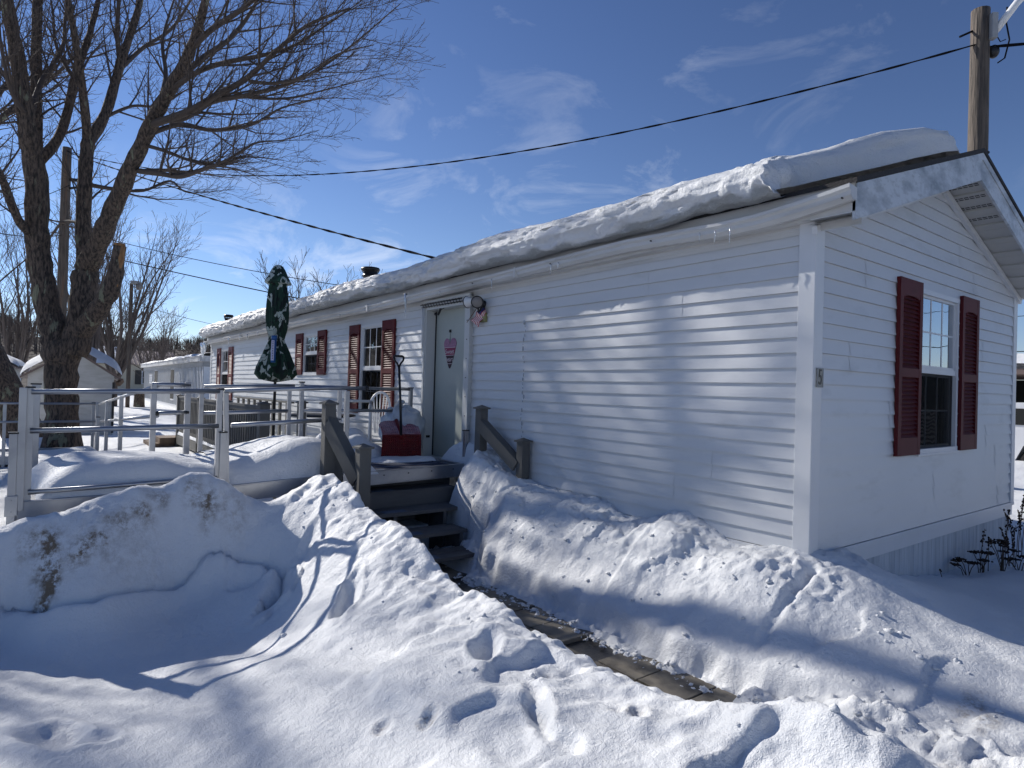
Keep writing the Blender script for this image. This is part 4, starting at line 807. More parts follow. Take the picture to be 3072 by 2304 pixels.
# far side of ramp
rail([(-4.70, -3.12, 1.61), (-4.75, -2.78, 1.61)]); rail([(-4.70, -3.08, 1.335), (-4.75, -2.80, 1.345)], capa=True, capb=True); rail([(-4.74, -2.66, 1.60), (-4.80, -1.75, 1.63)]); rail([(-4.74, -2.66, 1.335), (-4.80, -1.78, 1.36)], capb=False)
rail([(-4.82, -1.66, 1.625), (-5.0, -.24, 1.625)]); rail([(-4.82, -1.66, 1.36), (-5.0, -.24, 1.36)])
upr(-4.69, -3.99, .70, 1.585, .07, True); upr(-4.71, -3.10, .40, 1.62, .052); upr(-4.76, -2.80, .0, 1.64, .055); upr(-4.74, -2.68, .60, 1.53, .042, True); upr(-4.80, -1.80, .70, 1.61, .042); upr(-4.82, -1.66, .60, 1.67, .045, True); upr(-5.0, -.22, .78, 1.64, .045, True)
upr(-4.68, -4.03, .0, 1.06, .05, True); upr(-3.86, -.13, .3, 1.18, .05, True)
# the long descending run behind and the low platform
for dzr in (0, -.29): rail([(-4.74, -3.06, 1.60+dzr), (-10.45, -3.08, 1.225+dzr)], .018)
rail([(-10.5, -3.08, 1.225), (-10.5, -5.4, 1.225)], .018); rail([(-10.5, -3.08, .935), (-10.5, -5.4, .935)], .018)
for x in (-7.3, -9.0): upr(x, -3.09, .30, 1.43 if x > -8 else 1.32, .05)
for x, y, z1, c in ((-10.45, -3.1, 1.25, False), (-10.9, -3.12, 1.23, True), (-10.52, -4.3, 1.24, False), (-10.52, -5.3, 1.24, False), (-9.6, -3.15, 1.05, True)): upr(x, y, .0, z1, .05, c)
# rail returning towards the road at the left edge
rail([(-8.2, -4.9, 1.20), (-8.2, -6.2, 1.20)], .018); rail([(-8.2, -4.9, 1.0), (-8.2, -6.2, 1.0)], .018); rail([(-8.2, -4.86, .82), (-8.2, -6.2, .82)], .018)
for y, z1 in ((-4.86, 1.02), (-5.0, 1.22), (-5.55, 1.22)): upr(-8.2, y, .0, z1, .05, z1 < 1.1)
# pipe lattice and clutter under the ramp
b = MB()
for i in range(3):
    y = -2.18+i*.12; b.tube([(-3.85, y+.055*math.cos(a), .63+.045*math.sin(a)) for a in np.linspace(0, 2*math.pi, 17)], .012, 6, False)
tag(b.build('white_lattice', 'white'), 'piece of white ring lattice under the ramp edge', 'lattice')
# rug on the landing
t = thing('door_rug', 'dark navy striped rug lying on the landing before the door', 'rug', (-4.2, -.8, .80))
def LP(a, c): return (-3.62-.20*a-c*1.05, -1.60+1.30*a, .808)      # a along the wall-normal, c away from the steps
b = MB(); P_ = [LP(0, 0), LP(1, 0), LP(1, .72), LP(0, .72)]; b.poly(P_); b.poly([(x, y, z-.006) for x, y, z in P_][::-1])
for i in range(4): p, q = P_[i], P_[(i+1) % 4]; b.poly([p, q, (q[0], q[1], q[2]-.006), (p[0], p[1], p[2]-.006)])
b.build('pile', 'navy', t)
b = MB()
for c, w_ in ((.10, .03), (.24, .05), (.38, .03), (.50, .05), (.64, .03)):
    P_ = [LP(.04, c), LP(.96, c), LP(.96, c+w_), LP(.04, c+w_)]; b.poly([(x, y, z+.0015) for x, y, z in P_])
b.build('stripes', 'rugl', t)
# ------------------------------------------------------------------ snow piled on the ramp decks
def pile(name, label, x0, x1, y0, y1, base, hf, st=.025, inset=.0):
    xs = np.arange(x0, x1+st/2, st); ys = np.arange(y0, y1+st/2, st); X, Y = np.meshgrid(xs, ys, indexing='ij'); h = hf(X, Y); Zb = base(X, Y)
    Z = Zb+h+np.where(h > .02, .012*fbm(X, Y, 3, 111, 3)+.004*fbm(X, Y, 14, 114, 2), 0); m_ = (h[:-1, :-1]+h[1:, :-1]+h[1:, 1:]+h[:-1, 1:]) > .004
    o = gridmesh(name, X, Y, np.maximum(Z, Zb-.01), 'snow', mask=m_); tag(o, label, 'snow pile'); return o
def edge(d, r): return np.sqrt(np.clip(1-(1-np.clip(d/r, 0, 1))**2, 0, 1))
def hA(X, Y):
    dn = (-3.50+.03*(Y+2.75)*0)-X; df = X+4.70; da = Y+4.00+.10*vn(X, Y*0, 3, 121); db = -2.80-Y+0*X
    h = .30*edge(dn, .20)*edge(df, .30)*edge(da, .40)
    return h*(1-.22*np.exp(-((Y+2.85)/.25)**2))*(.9+.16*vn(X, Y, 1.3, 122))
pile('snow_pile', 'rounded snow heap on the near platform of the aluminium ramp', -4.72, -3.49, -4.06, -2.74, lambda X, Y: .765+.012*(Y+2.75), hA)
def hB(X, Y):
    dn = -3.53-.045*(Y+2.72)-X; df = X+4.75; h = edge(dn, .30)*edge(df, .30)
    return h*(.21+.15*np.exp(-((Y+1.95)/.45)**2)-.02*(Y+2.3))*(.95+.1*vn(X, Y, 1.6, 131))*edge(-1.30-Y+.0, .35)
pile('snow_pile', 'smooth snow heap on the sloping ramp section left of the steps', -4.75, -3.53, -2.74, -1.32, lambda X, Y: .80+.035*np.minimum(Y+1.7, 0), hB)
def hC(X, Y):
    dn = -4.66+.06*vn(X*0, Y, 3, 141)-X; df = X+4.93; dy = -.62+.05*vn(X, Y*0, 5, 142)-Y
    a = edge(dn, .25)*edge(df, .2)*edge(dy, .16)*edge(Y+1.62, .2)*.33
    b_ = .16*edge(.22-np.hypot(X+3.70, Y+1.60), .2)*(X < -3.62)+.05*edge(.25-np.hypot(X+4.5, (Y+.55)*.5), .2)
    return np.maximum(a, b_)*(.9+.25*vn(X, Y, 5, 143))
pile('snow_pile', 'shovelled snow heap on the landing left of the red shovel', -4.95, -3.62, -1.70, -.24, lambda X, Y: .803+0*X, hC, .02)
def hD(X, Y): return .14*edge(-4.80-X, .2)*edge(X+10.4, .3)*edge(-3.12-Y, .12)*edge(Y+4.03, .12)*(.8+.4*vn(X, Y, 1, 151))
pile('snow_pile', 'thin snow layer along the descending ramp run behind', -10.45, -4.80, -4.04, -3.11, lambda X, Y: .755+.066*(X+4.8), hD, .05)

# ------------------------------------------------------------------ shovel and rubbish bag on the landing
t = thing('snow_shovel', 'red snow shovel with black shaft leaning on the bag by the door', 'snow shovel', (-4.6, -.62, .81))
A = Vector((-4.70, -.745, .815)); Bv = Vector((-4.66, -.305, .815)); w_ = (Bv-A).normalized(); nrm = Vector((w_.y, -w_.x, 0)); b = MB(); nu, nv = 18, 14
def blade(u, v):     # u across 0..1, v up 0..1
    wv = .25*(1-.05*v) ; c = (A+Bv)/2; p = c+w_*((u-.5)*2*wv)
    back = -.02-.03*v-.13*max(0, v-.66)/.34+.02*math.sin(v*2.6); side = .045*(abs(u-.5)*2)**3
    return p+Vector((0, 0, .43*v*(1-.10*(abs(u-.5)*2)**6*(v > .9))))+nrm*(back+side+.05)
g = [[blade(i/nu, j/nv) for i in range(nu+1)] for j in range(nv+1)]
for j in range(nv):
    for i in range(nu): b.poly([g[j][i], g[j][i+1], g[j+1][i+1], g[j+1][i]]); b.sm[-1] = True
bl = b.build('blade', ['redp', 'dusted'], t); bl.data.polygons.foreach_set('material_index', [1 if k//nu >= 9 else 0 for k in range(nu*nv)]); md = bl.modifiers.new('thick', 'SOLIDIFY'); md.thickness = .006
b = MB(); b.cyl(blade(.5, .55)+nrm*.012, blade(.5, 1.02)+nrm*.004, .022, 12); b.build('socket', 'redp', t)
S0 = blade(.5, .62)+nrm*.014; S1 = Vector((-4.76, -.52, 1.91)); b = MB(); b.tube([S0, S0.lerp(S1, .5)+nrm*.008, S1], .0145, 12); b.build('shaft', 'black', t)
b = MB(); ax = (S1-S0).normalized(); L1 = S1-w_*.066+ax*.10; R1 = S1+w_*.066+ax*.10
b.tube([S1-ax*.03, S1+ax*.02-w_*.02, S1+ax*.06-w_*.055, L1], .012, 8); b.tube([S1-ax*.03, S1+ax*.02+w_*.02, S1+ax*.06+w_*.055, R1], .012, 8); b.tube([L1, L1+ax*.012+w_*.02, R1+ax*.012-w_*.02, R1], .0135, 8); b.build('grip', 'black', t)
t = thing('rubbish_bag', 'full white plastic rubbish bag standing behind the red shovel', 'rubbish bag', (-4.87, -.40, .81))
def bagf(d):
    k = 1+.06*math.sin(6*math.atan2(d.y, d.x)+3*d.z)*(.4+.6*d.z*d.z)+.05*math.sin(5*d.z*3+2*d.x*4)+.04*math.sin(11*d.x+7*d.y+5*d.z)
    if d.z > .35: k *= 1-.35*(d.z-.35)
    if d.z < -.4: k *= 1+.12*(-.4-d.z)
    return k
b = MB(); b.sphere((-4.98, -.33, 1.13), .275, 60, 44, (1.0, .98, 1.34), bagf); M['bag'] = mat('white_bag_film', (0.52, 0.56, 0.60), 0.28, bump=((7, .8, .05), (26, .4, .01)), var=(3, (.42, .45, .50), .4, .7)); 
b.v = [(x, min(y, -.03), max(z, .808)) for x, y, z in b.v]; b.build('film', 'bag', t)
b = MB(); b.sphere((-4.98, -.36, 1.465), .035, 16, 10, (1.5, 1, .7), lambda d: 1+.2*math.sin(7*math.atan2(d.y, d.x))); b.build('knot', 'bag', t)

# ------------------------------------------------------------------ side deck with umbrella, table and chairs
t = thing('wooden_deck', 'low grey wooden deck with baluster railing along the long wall', 'deck', (-9, -.8, 0))
b = MB()
for i in range(9): b.bx(-13.2, -5.05, -1.44+i*.158, -1.44+i*.158+.15, .47, .50)
b.bx(-13.2, -5.05, -1.45, -1.41, .30, .469); b.bx(-13.2, -13.16, -1.45, -.03, .30, .469); b.build('floor', 'wood', t)
post4(-7.08, -1.40, .0, 1.35, t, w=.14)
b = MB(); b.bx(-13.2, -7.15, -1.44, -1.36, 1.29, 1.325); b.bx(-13.2, -7.15, -1.42, -1.38, 1.22, 1.29); b.bx(-13.2, -7.15, -1.42, -1.38, .56, .62); b.build('top_rail', 'wood', t)
for i in range(46):
    x = -7.28-i*.128; b = MB(); b.bx(x-.019, x+.019, -1.42, -1.382, .54, 1.24); b.build('baluster', 'wood', t)
for x in (-9.1, -11.1, -13.15): post4(x, -1.40, .0, 1.32, t, w=.10)
post4(-5.55, -1.40, .0, 1.42, t, w=.085)
b = MB(); b.bx(-13.2, -9.3, -.28, -.22, 1.30, 1.335)
for i in range(9): b.bx(-13.0+i*.42, -12.92+i*.42, -.27, -.23, .5, 1.30)
b.build('rear_rail', 'wood', t)
b = MB(); b.bx(-14.4, -13.25, -1.9, -.9, .0, .30); b.bx(-13.9, -13.22, -1.75, -.9, .30, .42); b.build('side_steps', 'oldwood', t)
def hE(X, Y):
    n = .10+.05*vn(X, Y, 1.4, 161); pil = .42*np.exp(-(((X+5.5)/.45)**2+((Y+.75)/.38)**2))+.35*np.exp(-(((X+6.3)/.5)**2+((Y+.25)/.3)**2)); return (n+pil*(1+.2*vn(X, Y, 4, 162)))*edge(-5.05-X, .1)*edge(Y+1.44, .08)
pile('snow_pile', 'snow covering the side deck around the umbrella', -13.1, -5.06, -1.44, -.03, lambda X, Y: .502+0*X, hE, .04)
t = thing('patio_umbrella', 'closed green palm leaf patio umbrella standing on the side deck', 'umbrella', (-7.49, -1.13, .5))
ux_, uy_ = -7.49, -1.13
mu = mat('leaf_print_canvas', (0.012, 0.05, 0.028), 0.8); M['leafp'] = mu; N, L = mu.node_tree.nodes, mu.node_tree.links
tcn = N.new('ShaderNodeTexCoord'); mpn = N.new('ShaderNodeMapping'); mpn.inputs['Scale'].default_value = (1, 1, .62); no = N.new('ShaderNodeTexNoise'); no.inputs['Scale'].default_value = 6; ad = N.new('ShaderNodeMixRGB'); ad.blend_type = 'ADD'; ad.inputs[0].default_value = .28
L.new(tcn.outputs['Object'], mpn.inputs[0]); L.new(mpn.outputs[0], no.inputs[0]); L.new(mpn.outputs[0], ad.inputs[1]); L.new(no.outputs['Color'], ad.inputs[2])
vo = N.new('ShaderNodeTexVoronoi'); vo.inputs['Scale'].default_value = 15; L.new(ad.outputs[0], vo.inputs[0]); rp_ = N.new('ShaderNodeValToRGB'); rp_.color_ramp.interpolation = 'CONSTANT'
e = rp_.color_ramp.elements; e[0].position = 0; e[0].color = (.008, .035, .02, 1); e[1].position = .44; e[1].color = (.018, .07, .04, 1); q = e.new(.53); q.color = (.42, .47, .42, 1); q = e.new(.78); q.color = (.004, .012, .01, 1)
sp = N.new('ShaderNodeSeparateColor'); L.new(vo.outputs['Color'], sp.inputs[0]); L.new(sp.outputs[0], rp_.inputs[0])
v2 = N.new('ShaderNodeTexVoronoi'); v2.feature = 'DISTANCE_TO_EDGE'; v2.inputs['Scale'].default_value = 15; L.new(ad.outputs[0], v2.inputs[0]); lt = N.new('ShaderNodeMath'); lt.operation = 'LESS_THAN'; lt.inputs[1].default_value = .035; L.new(v2.outputs[0], lt.inputs[0])
mxn = N.new('ShaderNodeMixRGB'); mxn.inputs[2].default_value = (.004, .016, .011, 1); L.new(lt.outputs[0], mxn.inputs[0]); L.new(rp_.outputs[0], mxn.inputs[1]); L.new(mxn.outputs[0], N['Principled BSDF'].inputs['Base Color'])
b = MB(); b.cyl((ux_, uy_, .5), (ux_, uy_, 3.30), .021, 12); b.build('pole', 'black', t)
fold = lambda r, z, a: r*(1+.20*math.sin(8*a+.7*z)*min(1, .35+abs(z-1.0)*.6)+.06*math.sin(19*a+3*z))
b = MB(); b.lathe((ux_, uy_, 1.69), [(.02, -.02), (.12, .0), (.20, .02), (.262, .10), (.245, .20), (.205, .32), (.165, .44), (.13, .53), (.108, .58), (.102, .61), (.112, .66), (.135, .75), (.152, .87), (.156, 1.0), (.150, 1.13), (.135, 1.27), (.122, 1.38), (.10, 1.46)], 96, fold); b.build('canopy', 'leafp', t)
b = MB(); b.lathe((ux_, uy_, 3.16), [(.12, -.05), (.185, -.035), (.19, -.015), (.145, .07), (.10, .17), (.065, .225), (.03, .245), (.001, .25)], 8, lambda r, z, a: r*(1+.05*math.cos(4*a))); b.build('vent_flap', 'leafp', t)
b = MB(); b.tube([(ux_+.107*math.cos(a), uy_+.107*math.sin(a), 2.30) for a in np.linspace(0, 6.283, 30)], .012, 6, False); b.build('tie_strap', 'leafp', t)
g_ = thing('hanging_gauge', 'blue tube gauge with a pale scale hanging on the closed umbrella', 'gauge', (ux_+.15, uy_-.14, 2.2))
dv = Vector((.79, -.61, 0)); cx_, cy2 = ux_+dv.x*.27+.035, uy_+dv.y*.27+.05
b = MB(); b.tube([(cx_-.01, cy2+.01, 2.30), (cx_, cy2, 1.95)], .034, 14); b.cyl((cx_-.01, cy2+.01, 2.28), (cx_-.012, cy2+.01, 2.34), .040, 14); b.build('tube', 'blue', g_)
b = MB(); sr = Vector((.61, .79, 0)); c0 = Vector((cx_, cy2, 2.11))+dv*.037
b.poly([c0-sr*.022+Vector((0, 0, -.13)), c0+sr*.022+Vector((0, 0, -.13)), c0+sr*.022+Vector((-.006, .006, .16)), c0-sr*.022+Vector((-.006, .006, .16))]); sc_ = b.build('scale_plate', 'pale', g_)
b = MB()
for i in range(11):
    z = -.11+i*.024; p = c0+dv*.002+Vector((-.0002*i, .0002*i, z)); b.poly([p-sr*.004, p+sr*.012, p+sr*.012+Vector((0, 0, .010)), p-sr*.004+Vector((0, 0, .010))])
b.build('scale_marks', 'black', sc_)
t = thing('patio_table', 'round black patio table beside the closed umbrella', 'table', (-6.75, -.75, .5))
tx, ty = -6.65, -.72; b = MB(); b.lathe((tx, ty, 1.215), [(.001, .02), (.44, .02), (.46, .01), (.46, -.005), (.44, -.01), (.001, -.01)], 40); b.build('table_top', 'black', t)
for k in range(4):
    a = .6+k*math.pi/2; b = MB(); b.tube([(tx+.40*math.cos(a), ty+.40*math.sin(a), 1.21), (tx+.36*math.cos(a), ty+.36*math.sin(a), .95), (tx+.44*math.cos(a), ty+.44*math.sin(a), .5)], .011, 8); b.build('leg', 'black', t)
t = thing('wire_chair', 'white patio chair with rounded fan back behind the rubbish bag', 'chair', (-5.68, -.35, .5))
cx0, cy0 = -5.66, -.36; fr = Vector((.79, -.61, 0)); sd_ = Vector((.61, .79, 0)); c = Vector((cx0, cy0, 0)); b = MB()
ring = [c-fr*.18+sd_*(.135*math.cos(a))+Vector((0, 0, 1.36+.21*math.sin(a)))-fr*(.05*max(0, math.sin(a))) for a in np.linspace(-.35, math.pi+.35, 26)]; b.tube(ring, .017, 8); bk = b.build('back_frame', 'white', t)
b = MB()
for k in range(7):
    a = math.pi*(k+1)/8; b.bar(c-fr*.17+sd_*(.06*math.cos(a))+Vector((0, 0, 1.02)), c-fr*.20+sd_*(.13*math.cos(a))+Vector((0, 0, 1.36+.20*math.sin(a))), .02, .008)
b.build('fan_slats', 'white', bk)
b = MB(); b.lathe((cx0, cy0, .94), [(.001, .02), (.22, .02), (.235, .005), (.22, -.01), (.001, -.01)], 28); b.build('seat', 'white', t)
for s1 in (-1, 1):
    for s2 in (-1, 1): b = MB(); b.tube([c+fr*.17*s1+sd_*.17*s2+Vector((0, 0, .94)), c+fr*.22*s1+sd_*.21*s2+Vector((0, 0, .5))], .014, 8); b.build('leg', 'white', t)
t = thing('patio_bench', 'white tubular metal bench frame half buried in the deck snow', 'bench', (-5.5, -.9, .5))
u0 = Vector((-5.30, -.62, 0)); u1 = Vector((-5.75, -1.30, 0)); bkv = Vector((-.30, .16, 0)); up_ = lambda z: Vector((0, 0, z))
b = MB(); b.tube([u0+up_(1.46), u1+up_(1.46)], .017, 8); b.tube([u0+up_(1.20)*1, u1+up_(1.20)], .014, 8); b.tube([u0+bkv+up_(1.0), u1+bkv+up_(1.0)], .014, 8); b.build('cross_bars', 'whitem', t)
for p in (u0, u1): b = MB(); b.tube([p+up_(.5)+Vector((.10, -.06, 0)), p+up_(1.30)+Vector((.02, -.01, 0)), p+up_(1.46), p+bkv*.5+up_(1.1), p+bkv+up_(.5)], .017, 8); b.build('side_frame', 'whitem', t)
# ------------------------------------------------------------------ trees
class TB:
    def __init__(s): s.v = []; s.f = []
    def tube(s, pts, rs, n=3):
        k = len(pts); base = len(s.v); rx = None
        for i in range(k):
            p = pts[i]; a = pts[i-1] if i else pts[0]; c = pts[i+1] if i < k-1 else pts[-1]
            dx, dy, dz_ = c[0]-a[0], c[1]-a[1], c[2]-a[2]; l = math.sqrt(dx*dx+dy*dy+dz_*dz_) or 1; dx /= l; dy /= l; dz_ /= l
            if rx is None: rx = (0, 0, 1) if abs(dz_) < .9 else (1, 0, 0)
            ux, uy, uz = dy*rx[2]-dz_*rx[1], dz_*rx[0]-dx*rx[2], dx*rx[1]-dy*rx[0]; l = math.sqrt(ux*ux+uy*uy+uz*uz) or 1; ux /= l; uy /= l; uz /= l
            wx, wy, wz = uy*dz_-uz*dy, uz*dx-ux*dz_, ux*dy-uy*dx; rx = (wx, wy, wz); r = rs[i]
            for j in range(n):
                ca, sa = CS[n][j]; s.v.append((p[0]+r*(ux*ca+wx*sa), p[1]+r*(uy*ca+wy*sa), p[2]+r*(uz*ca+wz*sa)))
        for i in range(k-1):
            for j in range(n): a = base+i*n+j; b_ = base+i*n+(j+1) % n; s.f.append((a, b_, b_+n, a+n))
    def build(s, name, m, parent):
        me = bpy.data.meshes.new(name); off = ORG[parent.name]; co = np.array(s.v, np.float32)-np.array(off, np.float32); q = np.array(s.f, np.int32)
        me.vertices.add(len(co)); me.vertices.foreach_set('co', co.ravel()); me.loops.add(len(q)*4); me.loops.foreach_set('vertex_index', q.ravel()); me.polygons.add(len(q)); me.polygons.foreach_set('loop_start', np.arange(0, len(q)*4, 4, dtype=np.int32)); me.polygons.foreach_set('use_smooth', np.ones(len(q), bool)); me.update(calc_edges=True)
        me.materials.append(M[m]); o = bpy.data.objects.new(name, me); COL.objects.link(o); o.parent = parent; ORG[o.name] = off; return o
CS = {n: [(math.cos(2*math.pi*j/n), math.sin(2*math.pi*j/n)) for j in range(n)] for n in (3, 4, 5, 6, 8, 10, 12, 16)}
def rotdir(d, ang, az):
    rf = (0, 0, 1) if abs(d[2]) < .9 else (1, 0, 0)
    u = (d[1]*rf[2]-d[2]*rf[1], d[2]*rf[0]-d[0]*rf[2], d[0]*rf[1]-d[1]*rf[0]); l = math.sqrt(u[0]**2+u[1]**2+u[2]**2); u = (u[0]/l, u[1]/l, u[2]/l)
    w_ = (u[1]*d[2]-u[2]*d[1], u[2]*d[0]-u[0]*d[2], u[0]*d[1]-u[1]*d[0]); s, c, ca, sa = math.sin(ang), math.cos(ang), math.cos(az), math.sin(az)
    return tuple(d[i]*c+(u[i]*ca+w_[i]*sa)*s for i in range(3))
def shoot(TBs, p, d, L, r, lvl, rg, cfg):
    n = max(2, min(7, int(L/cfg['seg'][lvl]))); pts = [p]; rs = [r]; ds = []; st = L/n
    for i in range(n):
        k = cfg['wig'][lvl]; d = (d[0]+rg.gauss(0, k), d[1]+rg.gauss(0, k), d[2]+rg.gauss(0, k)+cfg['up']*(.10 if lvl < 3 else .04)); l = math.sqrt(d[0]**2+d[1]**2+d[2]**2); d = (d[0]/l, d[1]/l, d[2]/l)
        p = (p[0]+d[0]*st, p[1]+d[1]*st, p[2]+d[2]*st); pts.append(p); ds.append(d); rs.append(max(cfg['rmin'], r*(1-.85*(i+1)/n)))
    TBs.tube(pts, rs, 5 if r > .03 else (4 if r > .012 else 3))
    if lvl < cfg['max']: kids(TBs, pts, rs, ds, L, lvl+1, rg, cfg, .12)
def kids(TBs, pts, rs, ds, L, lvl, rg, cfg, t0):
    sp = cfg['gap'][lvl]; s = t0*L+rg.uniform(0, sp); az = rg.uniform(0, 6.28); n = len(ds); st = L/n
    while s < L:
        i = min(n-1, int(s/st)); f = s/st-i; p = tuple(pts[i][k]+(pts[i+1][k]-pts[i][k])*f for k in range(3)); r_ = rs[i]+(rs[i+1]-rs[i])*f
        az += 2.4+rg.uniform(-.5, .5); ang = rad(rg.uniform(*cfg['ang'])); d = rotdir(ds[i], ang, az)
        if d[2] < -.25: d = (d[0], d[1], d[2]*.3)
        LL = cfg['len'][lvl]*rg.uniform(.55, 1.25)*(1-.45*s/L)
        shoot(TBs, p, d, LL, min(max(cfg['rmin'], r_*.6), LL*.016+.0015), lvl, rg, cfg); s += sp*rg.uniform(.6, 1.4)
def along(TBs, poly, rg, cfg, lvl=1, t0=.2):
    pts = [p[:3] for p in poly]; rs = [p[3] for p in poly]
    # resample to even steps
    L = sum(math.dist(pts[i], pts[i+1]) for i in range(len(pts)-1)); n = max(3, int(L/.35)); out = []; rr_ = []; acc = [0]
    for i in range(len(pts)-1): acc.append(acc[-1]+math.dist(pts[i], pts[i+1]))
    for k in range(n+1):
        s = L*k/n; out.append(tuple(float(np.interp(s, acc, [p[j] for p in pts])) for j in range(3))); rr_.append(float(np.interp(s, acc, rs)))
    ds = [];
    for k in range(n): d = [out[k+1][j]-out[k][j] for j in range(3)]; l = math.sqrt(sum(q*q for q in d)); ds.append(tuple(q/l for q in d))
    kids(TBs, out, rr_, ds, L, lvl, rg, cfg, t0); return out, rr_
def smoothpoly(pl, n=4):
    P_ = [np.array(p, float) for p in pl]; out = []
    for i in range(len(P_)-1):
        p0, p1, p2, p3 = P_[max(i-1, 0)], P_[i], P_[i+1], P_[min(i+2, len(P_)-1)]
        for k in range(n):
            t_ = k/n; q = .5*((2*p1)+(-p0+p2)*t_+(2*p0-5*p1+4*p2-p3)*t_**2+(-p0+3*p1-3*p2+p3)*t_**3); q[3] = max(q[3], .003); out.append(tuple(q))
    out.append(tuple(P_[-1])); return out
